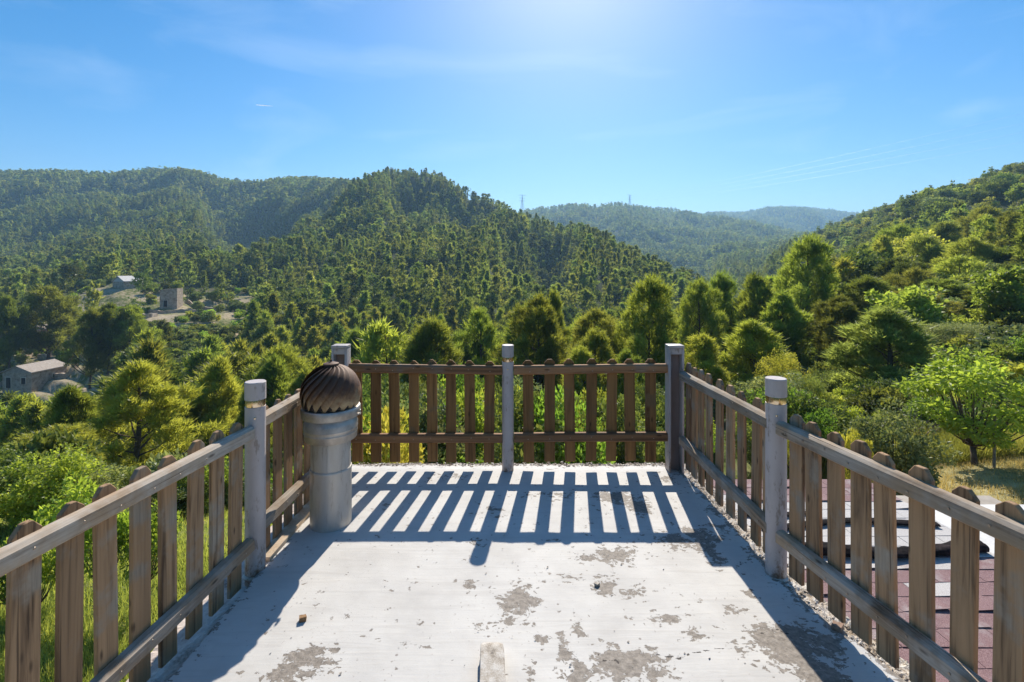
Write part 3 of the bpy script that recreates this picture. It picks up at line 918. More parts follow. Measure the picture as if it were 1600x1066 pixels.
# ------------------------------------------------------------------ vent pipe with turbine cowl
cx, cy2 = -1.176, 3.12
root = empty("roof_vent", (cx, cy2, 0), "fat galvanised vent pipe topped by a rusty ribbed spinning cowl", "vent")
VP = ventpipe_mat()
b = MB(); b.lathe([(0.128, -0.03), (0.128, 0.345), (0.130, 0.352), (0.130, 0.362), (0.1275, 0.368)], 48); b.build("lower_pipe", VP, root)
b = MB(); b.lathe([(0.1235, 0.36), (0.122, 0.60)], 48); b.box(0.02, -0.1235, .47, .006, .004, .22); b.build("upper_pipe", VP, root)
b = MB(); b.lathe([(0.158, 0.555), (0.161, 0.560), (0.163, 0.595), (0.166, 0.600), (0.164, 0.606), (0.165, 0.622), (0.168, 0.628), (0.166, 0.634), (0.168, 0.655), (0.160, 0.672), (0.150, 0.70)], 48)
b.build("collar", GALV, root)
b = MB(); b.lathe([(0.172, 0.698), (0.181, 0.702), (0.183, 0.725), (0.185, 0.752), (0.180, 0.760), (0.16, 0.762)], 48); rg = b.build("ring", GALV, root)
b = MB(); b.box(0.185, -0.02, 0.715, .03, .02, .008, rz=.3, bevel=.002); b.box(0.197, -0.022, 0.728, .006, .02, .03, rz=.3, bevel=.002); b.build("clip", GALV, rg)
VM = vane_mat()
NV = 19
for k in range(NV):
    b = MB(); rows = []
    for i in range(15):
        u = i / 14.0
        pol = R(118) + (R(7) - R(118)) * u        # polar angle from the top
        az = 2 * math.pi * k / NV + 1.45 * u
        row = []
        for j in range(5):
            q = j / 4.0
            wd = 2 * math.pi / NV * 1.42
            rr_ = 0.170 + 0.022 * q ** 1.6 * (1 - 0.6 * u)
            a2 = az + wd * (q - 0.5)
            row.append(b.bm.verts.new((rr_ * math.sin(pol) * math.cos(a2), rr_ * math.sin(pol) * math.sin(a2), 0.852 + rr_ * math.cos(pol) * 1.0)))
        rows.append(row)
    for a_, c_ in zip(rows, rows[1:]):
        for j in range(4):
            f_ = b.bm.faces.new((a_[j], a_[j + 1], c_[j + 1], c_[j])); f_.smooth = True
    o = b.build("vane", VM, root, sharp=60)
    md = o.modifiers.new("thick", 'SOLIDIFY'); md.thickness = 0.0012
b = MB(); b.lathe([(0.001, 1.022), (0.05, 1.024), (0.048, 1.036), (0.02, 1.044), (0.006, 1.046), (0.006, 1.062), (0.001, 1.063)], 24); b.build("top_plate", VM, root)
b = MB(); b.lathe([(0.165, 0.77), (0.168, 0.85), (0.14, 0.94), (0.07, 1.005), (0.01, 1.015)], 32); b.build("inner_drum", speckled("dark_brown_metal", [(0.3, (0.03, 0.02, 0.015)), (0.7, (0.08, 0.05, 0.035))], 8), root)  # near-black brown core behind the vanes

# ------------------------------------------------------------------ small things on the terrace


def rough_block(name, sx, sy, sz, seed, mat, loc, rot, sub=4, amp=0.08):
    b = MB(); b.box(0, 0, 0, sx, sy, sz)
    bmesh.ops.subdivide_edges(b.bm, edges=b.bm.edges[:], cuts=sub, use_grid_fill=True)
    for v_ in b.bm.verts:
        c_ = v_.co
        n_ = float(fbm(np.array([c_.x / sx * 2 + seed + c_.z * 31]), np.array([c_.y / sy * 3 + seed * 2 + c_.z * 17]), seed, 3)[0])
        v_.co *= 1 + amp * n_
        cr = sum(abs(q) > 0.47 * s_ for q, s_ in zip(c_, (sx, sy, sz)))
        if cr >= 2: v_.co *= 0.955
    o = b.build(name, mat, None, loc, rot, sharp=30)
    return o


X0, Y0 = px2floor(771, 1006, 0.045)
o = rough_block("concrete_block", 0.098, 0.34, 0.052, 3, CONC, (X0 + .003, Y0 - 0.17, 0.027), (0, 0, R(3)), 9, 0.10)
tag(o, "rough narrow concrete block lying on the white floor at the front", "block")
X0, Y0 = px2floor(473, 970)
o = rough_block("pebble", 0.030, 0.024, 0.022, 5, speckled("brown_stone", [(0.35, (0.10, 0.05, 0.02)), (0.6, (0.36, 0.21, 0.10))], 30), (X0, Y0, 0.011), (0, 0, 0.4), 3, 0.3)
tag(o, "small brown stone alone on the left of the white floor", "stone")
X0, Y0 = px2floor(1298, 981)
o = rough_block("stone_chip", 0.05, 0.04, 0.022, 8, speckled("red_stone", [(0.35, (0.16, 0.09, 0.06)), (0.6, (0.38, 0.25, 0.17))], 30), (X0 + .03, Y0, 0.006), (0, 0.1, 0.8), 3, 0.3)
tag(o, "brown brick chip on the sandy right ledge by the fence", "stone")
X0, Y0 = px2floor(933, 915)
o = rough_block("flake", 0.026, 0.018, 0.012, 11, CONC, (X0, Y0, 0.007), (0, 0.1, 0.8), 3, 0.3)
tag(o, "tiny dark chip on the bare patch in the middle of the floor", "stone")

# crumbs and paint flakes
def crumbs(n, sampler, smin, smax, name, mat, label, z0=0.0):
    Vs = []; Fs = []
    base = np.array([(1, 1, 1), (1, -1, -1), (-1, 1, -1), (-1, -1, 1)], float)
    for i in range(n):
        x, y, z = sampler()
        s = random.uniform(smin, smax) * (random.random() ** 1.5 + .35)
        M = np.array([[random.uniform(-1, 1) for _ in range(3)] for _ in range(4)]) * 0.5
        v_ = (base * np.array([1, 1, .55]) + M) * s
        k = len(Vs) * 4
        Vs.append(v_ + np.array([x, y, z + s * 0.3]))
        Fs += [(k, k + 1, k + 2), (k, k + 3, k + 1), (k, k + 2, k + 3), (k + 1, k + 3, k + 2)]
    me = mesh_np(name, np.vstack(Vs), np.array(Fs))
    o = obj(name, me, mat)
    return tag(o, label, kind="stuff")


def samp_right():
    y = random.uniform(0.9, 4.0); return (float(edge_r(y)) + random.gauss(0.04, 0.05), y, -0.012)
def samp_left():
    if random.random() < .5:
        y = random.uniform(2.7, 3.9); return (-1.38 + random.gauss(0, .03), y, -0.035 if random.random() < .6 else 0)
    y = random.uniform(1.2, 3.9); return (-1.40 + random.gauss(0, .012), y, -0.072)
def samp_back():
    return (random.uniform(-1.3, 1.35), 4.06 + random.gauss(0, .02), -0.008)
def samp_floor():
    return (random.uniform(-1.2, 1.35), random.uniform(1.4, 3.9), 0.002)
crumbs(2600, samp_right, .0015, .009, "mortar_crumbs", SAND, "crumbled mortar and grit along the right edge of the floor")
crumbs(1500, samp_left, .0015, .009, "gravel_debris", SAND, "grit and gravel in the gap along the left edge of the floor")
crumbs(900, samp_back, .002, .009, "edge_rubble", SAND, "crumbly rubble along the back edge of the floor")
crumbs(420, samp_floor, .0008, .0035, "floor_grit", CONC, "dark specks of grit scattered over the white floor")

# ------------------------------------------------------------------ lower shingle roof on the right
root = empty("shingle_roof", (2.5, 2.5, -0.45), "low roof of faded red shingles just outside the right fence", "roof")
ZR = -0.40
Vs = []; Fs = []; tint = []
rowd = 0.135
y = 4.62
rowi = 0
while y > 0.3:
    x = 1.50 + random.uniform(-.3, 0)
    while x < 3.44:
        wd = 0.30 + random.uniform(-.03, .03)
        x1 = min(x + wd - 0.004, 3.44)
        if x1 - x > 0.03 and x1 > 1.45:
            lift = 0.0012 + max(0, random.gauss(-.002, 0.003)); l2 = 0.0012 + max(0, random.gauss(-.003, 0.005))
            if random.random() < .22: l2 += 0.014
            xa = max(x, 1.45)
            k = len(Vs) // 1
            yb = y + 0.05; yf = y - rowd + random.uniform(-.006, .006)
            q = [(xa, yf, ZR + lift + .003), (x1, yf, ZR + l2 + .003), (x1, yb, ZR + .001), (xa, yb, ZR + .001), (xa, yf, ZR + lift), (x1, yf, ZR + l2), (x1, yb, ZR - .004), (xa, yb, ZR - .004)]
            Vs += q
            Fs += [(k, k + 1, k + 2, k + 3), (k + 4, k + 7, k + 6, k + 5), (k, k + 4, k + 5, k + 1), (k + 1, k + 5, k + 6, k + 2), (k + 3, k + 7, k + 4, k)]
            faded = np.interp(y + 0.12 * (random.random() - .5), [3.3, 3.45, 4.28, 4.36], [0, 1, 1, 0])
            if random.random() < 0.10: faded = random.uniform(.3, .6)
            tint += [faded * 0.9 + random.uniform(0, .1)] * 8
        x += wd
    y -= rowd; rowi += 1
me = mesh_np("shingles", np.array(Vs) - np.array([2.5, 2.5, -0.45]), np.array(Fs))
point_attr(me, "fade", tint)
m, nt, bs = new_mat("mineral_shingle")
v = objvec(nt, False)
n1 = noise(nt, v, 220, 3, 0.7); n2 = noise(nt, v, 3.5, 6, 0.65)
af = N(nt, "ShaderNodeAttribute", attribute_name="fade").outputs['Fac']
red = ramp(nt, n1, [(0.35, (0.12, 0.055, 0.055)), (0.5, (0.22, 0.12, 0.12)), (0.7, (0.36, 0.24, 0.23))])
red = mix(nt, step(nt, n2, 0.5, 0.7), red, (0.34, 0.28, 0.27))
gry = ramp(nt, n1, [(0.3, (0.30, 0.27, 0.25)), (0.6, (0.58, 0.55, 0.52))])
c = mix(nt, step(nt, math_(nt, 'ADD', af, math_(nt, 'MULTIPLY', math_(nt, 'SUBTRACT', n2, 0.5), 0.7)), 0.35, 0.6), red, gry)
nt.links.new(c, bs.inputs['Base Color']); bs.inputs['Roughness'].default_value = 0.85
bump(nt, n1, 0.4, 0.003, bs)
obj("shingles", me, m, root)
b = MB(); b.box(-0.03, -0.03, 0.02, 1.94, 4.32, 0.045); b.build("deck_board", FELT, root)
b = MB(); b.box(0.52, -0.05, -1.35, 3.0, 4.2, 2.6); b.build("wall", PLASTER, root)
b = MB(); b.box(1.75, -0.15, -0.02, 1.6, 3.66, 0.14, bevel=.01); b.build("capping", speckled("pale_concrete", [(0.36, (0.5, 0.48, 0.45)), (0.6, (0.72, 0.70, 0.67))], 5), root)


def crumple_roll(name, label, x0, x1, y, z, r, seed, flat=0.7, ang=0.0):
    n = 70; seg = 26
    V = []
    for i in range(n):
        u = i / (n - 1)
        for k in range(seg):
            a = 2 * math.pi * k / seg
            rr_ = r * (1 + 0.5 * float(fbm(np.array([u * 7 + seed]), np.array([math.cos(a) * 1.4 + seed]), seed, 3)[0]) + 0.25 * float(vnoise(np.array([u * 25]), np.array([a * 1.5]), seed)[0]))
            V.append((x0 + (x1 - x0) * u, y + rr_ * math.cos(a) * 1.25 + 0.06 * math.sin(u * 4 + seed) + ang * (u - .5), z + r * flat * .9 + rr_ * math.sin(a) * flat))
    Fc = [(i * seg + k, (i + 1) * seg + k, (i + 1) * seg + (k + 1) % seg, i * seg + (k + 1) % seg) for i in range(n - 1) for k in range(seg)]
    me = bpy.data.meshes.new(name)
    me.from_pydata(V, [], Fc + [tuple(range(seg)), tuple(reversed(range((n - 1) * seg, n * seg)))])
    me.update()
    for p in me.polygons: p.use_smooth = True
    o = obj(name, me, FELT)
    return tag(o, label, "felt")


crumple_roll("rolled_felt", "thick crumpled roll of dark roofing felt nearest on the red shingles", 2.05, 3.42, 3.46, ZR + .01, 0.042, 3)
crumple_roll("folded_felt", "flatter folded black felt strip behind the thick felt roll", 1.95, 3.38, 3.80, ZR + .01, 0.03, 6, 0.42, 0.1)
crumple_roll("felt_scrap", "thin black felt scrap on the pale faded shingles", 1.62, 2.45, 4.02, ZR + .012, 0.024, 9, 0.35, -0.08)

# ------------------------------------------------------------------ vegetation meshes
MARKS = [(-40, "off the left edge"), (15, "at the left edge"), (60, "above the stone cottage"), (130, "left of the three tall pines"), (190, "behind the three tall pines"),
         (240, "left of the square stone ruin"), (285, "below the square stone ruin"), (345, "left of the round left post"), (400, "above the round left post"), (455, "left of the vent cowl"),
         (515, "above the vent cowl"), (565, "above the left back corner"), (625, "over left back panel's first half"), (690, "over left back panel's second half"),
         (745, "just left of the middle post"), (795, "above the middle post"), (845, "just right of the middle post"), (905, "over right back panel's first half"),
         (965, "left of the broad dark pine"), (1015, "behind the broad dark pine"), (1060, "above the square right corner post"), (1120, "above the rear right fence"),
         (1175, "left of the tallest pine"), (1215, "above the round right post"), (1262, "beside the tallest pine"), (1310, "right of the tallest pine"), (1350, "left above the feathery pine"),
         (1395, "right above the feathery pine"), (1440, "left above the young leafy tree"), (1490, "just left of the young leafy tree"), (1530, "over the young leafy tree"),
         (1570, "right over the young leafy tree"), (1610, "at the right edge"), (1680, "past the right edge")]


def mark(px): return min(MARKS, key=lambda m_: abs(m_[0] - px))[1]


def look_word(mt):
    return {"pine_needles": "olive", "young_pine_needles": "yellow green", "dark_pine_needles": "dark", "oak_leaves": "dark green", "grey_green_leaves": "grey green", "bright_leaves": "bright green", "yellow_leaves": "yellow"}[mt.name]


def rowword(py):
    return "low down" if py > 545 else ("fairly low" if py > 500 else ("halfway up" if py > 455 else ("fairly high" if py > 415 else "high up")))




def leaf_cloud(name, C, D, ln, wd, mat, tint=None, quad=False, jitter=0.6):
    """C centres (n,3), D preferred directions (n,3); one blade/leaf each"""
    n = len(C)
    d = D + rng.normal(0, jitter, (n, 3)); d /= np.linalg.norm(d, axis=1)[:, None] + 1e-9
    s = np.cross(d, rng.normal(0, 1, (n, 3))); s /= np.linalg.norm(s, axis=1)[:, None] + 1e-9
    L = ln * rng.uniform(0.6, 1.35, n)[:, None]; W = wd * rng.uniform(0.7, 1.3, n)[:, None]
    if quad:
        up = np.cross(d, s)
        a = C; b_ = C + d * L * .45 + s * W * .5 + up * W * .12; c_ = C + d * L; e = C + d * L * .45 - s * W * .5 + up * W * .12
        V = np.stack([a, b_, c_, e], 1).reshape(-1, 3); Fc = np.arange(4 * n).reshape(-1, 4); k = 4
    else:
        a = C - s * W * .5; b_ = C + s * W * .5; c_ = C + d * L
        V = np.stack([a, b_, c_], 1).reshape(-1, 3); Fc = np.arange(3 * n).reshape(-1, 3); k = 3
    me = mesh_np(name, V, Fc)
    if tint is None: tint = rng.uniform(0, 1, n)
    point_attr(me, "tint", np.repeat(tint, k))
    me.materials.append(mat)
    return me


def pine_parts(name, H, Rd, crown0, limbs, tufts, blades, bl, bw, mat, shape=0.6, up=0.5, seed=0, trunk=True, spread=0.16):
    """a pine of height H: returns (trunk mesh, crown mesh)"""
    g = np.random.default_rng(seed)
    zs = crown0 + (H * 0.985 - crown0) * (np.sort(g.uniform(0, 1, limbs)) ** 0.9)
    u = (zs - crown0) / (H - crown0)
    env = Rd * np.clip((1 - u), 0.0, 1) ** shape * np.clip(0.6 + u * 2.2, 0, 1)
    az = np.arange(limbs) * 2.39996 + g.uniform(-.4, .4, limbs)
    ln = env * g.uniform(0.62, 1.12, limbs)
    # lobed outline
    ln *= 1 + 0.16 * np.sin(az * 3 + seed) * np.sin(u * 9 + seed)
    rise = np.minimum(up * ln * g.uniform(0.5, 1.3, limbs) * (0.35 + 0.9 * u), zs * .8)
    lean = np.array([g.uniform(-.03, .03) * H, g.uniform(-.03, .03) * H])
    bend = lambda z: np.stack([lean[0] * np.sin(z / H * 2.2), lean[1] * np.sin(z / H * 2.2)], -1)
    t = 0.35 + 0.65 * g.uniform(0, 1, (limbs, tufts)) ** 0.7
    base = bend(zs)
    cx_ = base[:, :1] + np.cos(az)[:, None] * ln[:, None] * t
    cy_ = base[:, 1:] + np.sin(az)[:, None] * ln[:, None] * t
    cz_ = zs[:, None] - rise[:, None] * (1 - t ** 1.6)
    P = np.stack([cx_, cy_, cz_], -1).reshape(-1, 3)
    sg = (spread * (0.35 + ln))[:, None].repeat(tufts, 1).reshape(-1, 1)
    P = P + g.normal(0, 1, P.shape) * sg * np.array([1, 1, 0.62])
    P[:, 2] = np.clip(P[:, 2], .1, H * 1.02)
    # blades per tuft
    out = np.stack([np.repeat(np.cos(az), tufts), np.repeat(np.sin(az), tufts), np.full(limbs * tufts, up * 1.9)], 1)
    C = np.repeat(P, blades, 0) + g.normal(0, bl * 0.16, (len(P) * blades, 3))
    D = np.repeat(out, blades, 0)
    tint = np.repeat(g.uniform(0, 1, len(P)) * 0.5, blades) + g.uniform(0, .5, len(C))
    me = leaf_cloud(name, C, D, bl, bw, mat, np.clip(tint, 0, 1), jitter=0.75)
    tm = None
    if trunk:
        b = MB()
        pts = [(*bend(np.array(z)), z) for z in np.linspace(-0.5, H * .93, 9)]
        r0 = 0.016 * H
        b.tube(pts, [r0 * (1 - .88 * i / 8) + .01 for i in range(9)], 7)
        for i in range(0, limbs, max(1, limbs // 28)):
            p0 = Vector((*base[i], max(.3, zs[i] - rise[i]))); pe = Vector((base[i][0] + math.cos(az[i]) * ln[i] * .9, base[i][1] + math.sin(az[i]) * ln[i] * .9, zs[i] - rise[i] * .15))
            pm = (p0 + pe) / 2 - Vector((0, 0, 0.10 * ln[i]))
            rr_ = r0 * (0.36 * (1 - u[i]) + .08)
            b.tube([p0, pm, pe], [rr_, rr_ * .65, rr_ * .25], 5, caps=False)
        tm = b.mesh(name + "_trunk"); tm.materials.append(BARK)
    return tm, me


def bough_parts(name, H, Rd, crown0, boughs, tufts, blades, bl, bw, mat, dome=0.5, up=0.8, seed=0):
    """an irregular pine: separate foliage plumes carried on boughs of uneven length, with gaps between"""
    g = np.random.default_rng(seed)
    zc = crown0 + (H * 0.93 - crown0) * ((np.arange(boughs) + g.uniform(0, 1, boughs)) / boughs) ** 0.85
    u = (zc - crown0) / (H * .93 - crown0)
    cone = np.clip(1 - u, 0, 1) ** 0.72 * np.clip(.5 + 2 * u, 0, 1)
    egg = np.sin(np.pi * np.clip(u * .88 + .1, 0, 1) ** .85) ** .6
    env = Rd * (cone * (1 - dome) + egg * dome)
    az = np.arange(boughs) * 2.39996 + g.uniform(-.7, .7, boughs)
    side = 1 + 0.22 * np.cos(az - g.uniform(0, 6.28))             # one side fuller than the other
    ln = env * side * g.uniform(0.35, 0.95, boughs) + .05
    sz = (0.17 + 0.16 * g.uniform(0, 1, boughs)) * Rd * (1 - .35 * u)
    hz_ = sz * g.uniform(1.0, 1.5, boughs)
    lx, ly = g.uniform(-.05, .05) * H, g.uniform(-.05, .05) * H
    bx = lambda z: np.stack([lx * np.sin(z / H * 3), ly * np.sin(z / H * 2.4)], -1)
    base = bx(zc)
    C0 = np.column_stack([base[:, 0] + np.cos(az) * ln, base[:, 1] + np.sin(az) * ln, zc])
    C0 = np.vstack([C0, [[*bx(np.array(H * .93)), H * .93]]]); sz = np.append(sz, .13 * Rd); hz_ = np.append(hz_, H * .07)
    az2 = np.append(az, 0); n_ = np.maximum(6, (tufts * (sz / sz.mean()) ** 2).astype(int))
    idx = np.repeat(np.arange(len(C0)), n_)
    d = g.normal(0, 1, (len(idx), 3)); d[:, 2] += .45; d /= np.linalg.norm(d, axis=1)[:, None]
    rr_ = g.uniform(.1, 1, len(idx)) ** .5
    P = C0[idx] + d * rr_[:, None] * np.column_stack([sz[idx], sz[idx], hz_[idx]])
    # trailing foliage along the bough
    tr = g.uniform(0, 1, len(idx)) < .18
    k = g.uniform(.4, 1, len(idx))[:, None]
    P[tr] = (P * k + np.column_stack([base[np.minimum(idx, boughs - 1)], P[:, 2]]) * (1 - k))[tr]
    out = np.column_stack([np.cos(az2[idx]) * .5 + d[:, 0] * .7, np.sin(az2[idx]) * .5 + d[:, 1] * .7, np.full(len(idx), up * 1.5)])
    C = np.repeat(P, blades, 0) + g.normal(0, bl * .2, (len(P) * blades, 3))
    tint = np.repeat(g.uniform(0, 1, len(C0))[idx] * .3 + g.uniform(0, .3, len(idx)), blades) + g.uniform(0, .4, len(C))
    me = leaf_cloud(name, C, np.repeat(out, blades, 0), bl, bw, mat, np.clip(tint, 0, 1), jitter=.7)
    b = MB(); r0 = .017 * H
    b.tube([(*bx(np.array(z)), z) for z in np.linspace(-.5, H * .9, 10)], [r0 * (1 - .9 * i / 9) + .012 for i in range(10)], 7)
    for i in range(boughs):
        z0 = max(.4, zc[i] - (.35 + .5 * up) * ln[i] - .1); p0 = Vector((*bx(np.array(z0)), z0)); pe = Vector(C0[i])
        pm = (p0 + pe) / 2 - Vector((0, 0, .10 * ln[i])); q = r0 * (.42 * (1 - u[i]) + .12)
        b.tube([p0, pm, pe, pe + Vector((math.cos(az[i]), math.sin(az[i]), 1)) * float(sz[i]) * .5], [q, q * .7, q * .4, q * .15], 5, caps=False)
    tm = b.mesh(name + "_trunk"); tm.materials.append(BARK)
    return tm, me


def round_parts(name, H, Rd, crown0, blobs, leaves, ll, lw, mat, seed=0, trunk=True, quad=True, bark=None, spiky=0.3, stems=3):
    """a broadleaf tree or shrub made of leafy clumps spread through its volume"""
    g = np.random.default_rng(seed)
    d = g.normal(0, 1, (blobs, 3)); d /= np.linalg.norm(d, axis=1)[:, None]
    rad = g.uniform(0.35, 1.0, blobs) ** 0.6
    hz = (H - crown0) / 2
    C = d * rad[:, None] * np.array([Rd, Rd, hz]) * 0.80 + np.array([0, 0, crown0 + hz])
    C[:, 2] *= 1 + g.uniform(-.07, .07, blobs)
    br = g.uniform(0.14, 0.34, blobs) * min(Rd, hz * 1.2)
    idx = g.integers(0, blobs, leaves)
    o = g.normal(0, 1, (leaves, 3)); o /= np.linalg.norm(o, axis=1)[:, None]
    rr_ = g.uniform(0.2, 1, leaves) ** 0.5
    P = C[idx] + o * (rr_ * br[idx])[:, None] * np.array([1, 1, .8])
    P[:, 2] = np.maximum(P[:, 2], 0.03)
    tint = np.clip(g.uniform(0, 1, blobs)[idx] * .5 + g.uniform(0, .5, leaves), 0, 1)
    me = leaf_cloud(name, P, o * 0.8 + np.array([0, 0, spiky]), ll, lw, mat, tint, quad=quad, jitter=0.7)
    tm = None
    if trunk:
        b = MB()
        fork = max(crown0 * 0.9, 0.15 * H)
        r0 = 0.012 * H + 0.01
        b.tube([(0, 0, -.4), (0.02 * H, 0, fork)], [r0 * 1.2, r0], 7)
        for i in range(0, blobs, max(1, blobs // 22)):
            c_ = Vector(C[i]); p0 = Vector((0.02 * H, 0, fork))
            mdl = p0.lerp(c_, .5) + Vector((0, 0, -.06 * H))
            b.tube([p0, mdl, c_], [r0 * .5, r0 * .3, r0 * .1], 5, caps=False)
        tm = b.mesh(name + "_trunk"); tm.materials.append(bark or BARK)
    return tm, me


F_PINE = leaf_mat("far_pine_needles", (0.092, 0.122, 0.028), (0.245, 0.285, 0.068), 0.58)
F_DARK = leaf_mat("far_dark_needles", (0.064, 0.088, 0.024), (0.185, 0.22, 0.054), 0.54)
# near pines (H = 8, R = 2.4)
def bare(me, mat):
    m2 = me.copy(); m2.materials.clear(); m2.materials.append(mat); return m2


NEAR = [
    bough_parts("pine_crown_a", 8, 2.3, 1.5, 40, 62, 9, .32, .045, L_PINE, .35, .9, 1),
    bough_parts("pine_crown_b", 8, 2.5, 2.0, 38, 66, 9, .32, .045, L_PINE, .75, .8, 2),
    bough_parts("pine_crown_c", 8, 2.0, 0.9, 44, 56, 9, .32, .045, L_YOUNG, .2, 1.2, 3),
    bough_parts("pine_crown_d", 8, 2.6, 2.6, 34, 72, 9, .32, .045, L_DARK, .9, .6, 4),
    bough_parts("pine_crown_e", 8, 2.2, 1.2, 34, 64, 9, .32, .045, L_PINE, .5, 1.0, 5),
]
MID = [bough_parts("pine_crown_mid", 8, rd, c0, 26, 26, 6, .52, .13, mt, dm, up, 20 + i)
       for i, (rd, c0, mt, dm, up) in enumerate([(2.1, .9, L_PINE, .3, 1.0), (2.4, 1.2, L_PINE, .7, .8), (1.8, .6, L_YOUNG, .15, 1.1), (2.6, 1.5, L_DARK, .85, .6), (2.0, .9, L_PINE, .45, 1.0), (2.3, 1.0, L_OAK, .6, .8), (1.6, .6, L_DARK, .2, 1.0)])]
FAR = [pine_parts("pine_far", 8, rd, c0, 26, 12, 4, .66, .24, mt, sh, up, 40 + i, trunk=False, spread=.16)[1]
       for i, (rd, c0, mt, sh, up) in enumerate([(2.2, .3, F_PINE, .68, .9), (2.6, .4, F_PINE, .55, .7), (1.8, .3, F_PINE, .8, 1.0), (2.9, .4, F_DARK, .42, .5), (2.0, .3, F_PINE, .75, .9), (3.2, .3, L_OAK, .4, .4), (1.6, .3, F_DARK, .8, 1.0)])]
VFAR = [pine_parts("tree_far", 8, rd, 0.1, 18, 6, 3, 1.1, .6, mt, sh, up, 60 + i, trunk=False, spread=.2)[1]
        for i, (rd, mt, sh, up) in enumerate([(2.8, F_PINE, .6, .5), (3.3, L_OAK, .45, .35), (2.3, F_PINE, .65, .7), (3.4, F_DARK, .4, .35), (2.0, F_PINE, .7, .7)])]
OAKN = [round_parts("oak_crown", 5, 2.4, .5, 60, 15000, .10, .06, L_OAK, 1), round_parts("oak_crown_b", 5, 2.6, .4, 75, 16000, .10, .06, L_GREY, 2)]
OAKM = [round_parts("oak_crown_mid", 5, 2.3, .4, 46, 3600, .30, .19, mt, 5 + i) for i, mt in enumerate([L_OAK, L_OAK, L_GREY, L_PINE])]
OAKF = [round_parts("oak_far", 5, 2.4, .2, 24, 520, .75, .5, mt, 15 + i, trunk=False)[1] for i, mt in enumerate([L_OAK, L_OAK, L_GREY, L_PINE, L_DARK])]
BUSH = [round_parts("bush_leaves", 2, 1.1, .05, 46, 9000, .075, .045, L_BRIGHT, 30), round_parts("bush_leaves_b", 2, 1.1, .05, 40, 8000, .085, .05, L_GREY, 31),
        round_parts("bush_leaves_c", 2, 1.0, .05, 34, 7000, .085, .03, L_YEL, 32, spiky=1.0), round_parts("bush_leaves_d", 2, 1.1, .05, 46, 8000, .075, .045, L_OAK, 33)]


def plant(kind, name, pair, x, y, z, H0, H, wscale, label, cat, group=None, crown_mat=None, crown_name="crown", trunk_name="trunk", rz=None, parts=True):
    e = empty(name, (x, y, z), label, cat, group, rz if rz is not None else random.uniform(0, 6.28))
    e.scale = (wscale, wscale, H / H0)
    tm, cm = pair
    if crown_mat: cm = bare(cm, crown_mat)
    if tm and parts: obj(trunk_name, tm, None, e)
    obj(crown_name, cm, None, e)
    return e


occupied = []
def hero(kind, px, ptop, Y, wpx, pair, H0, R0, label, cat, **kw):
    x = at(px, Y); g0 = gz(x, Y)
    H = EYE - (ptop - HZ) / F * Y - g0
    ws = (wpx / F * Y / 2) / R0
    if Y > 40 and H < 1.25 * wpx / F * Y:      # rooted in a hollow below the slope's surface
        g0 -= 1.25 * wpx / F * Y - H; H = 1.25 * wpx / F * Y
    occupied.append((x, Y, R0 * ws))
    return plant(None, kind, pair, x, Y, g0, H0, H, ws, label, cat, **kw)


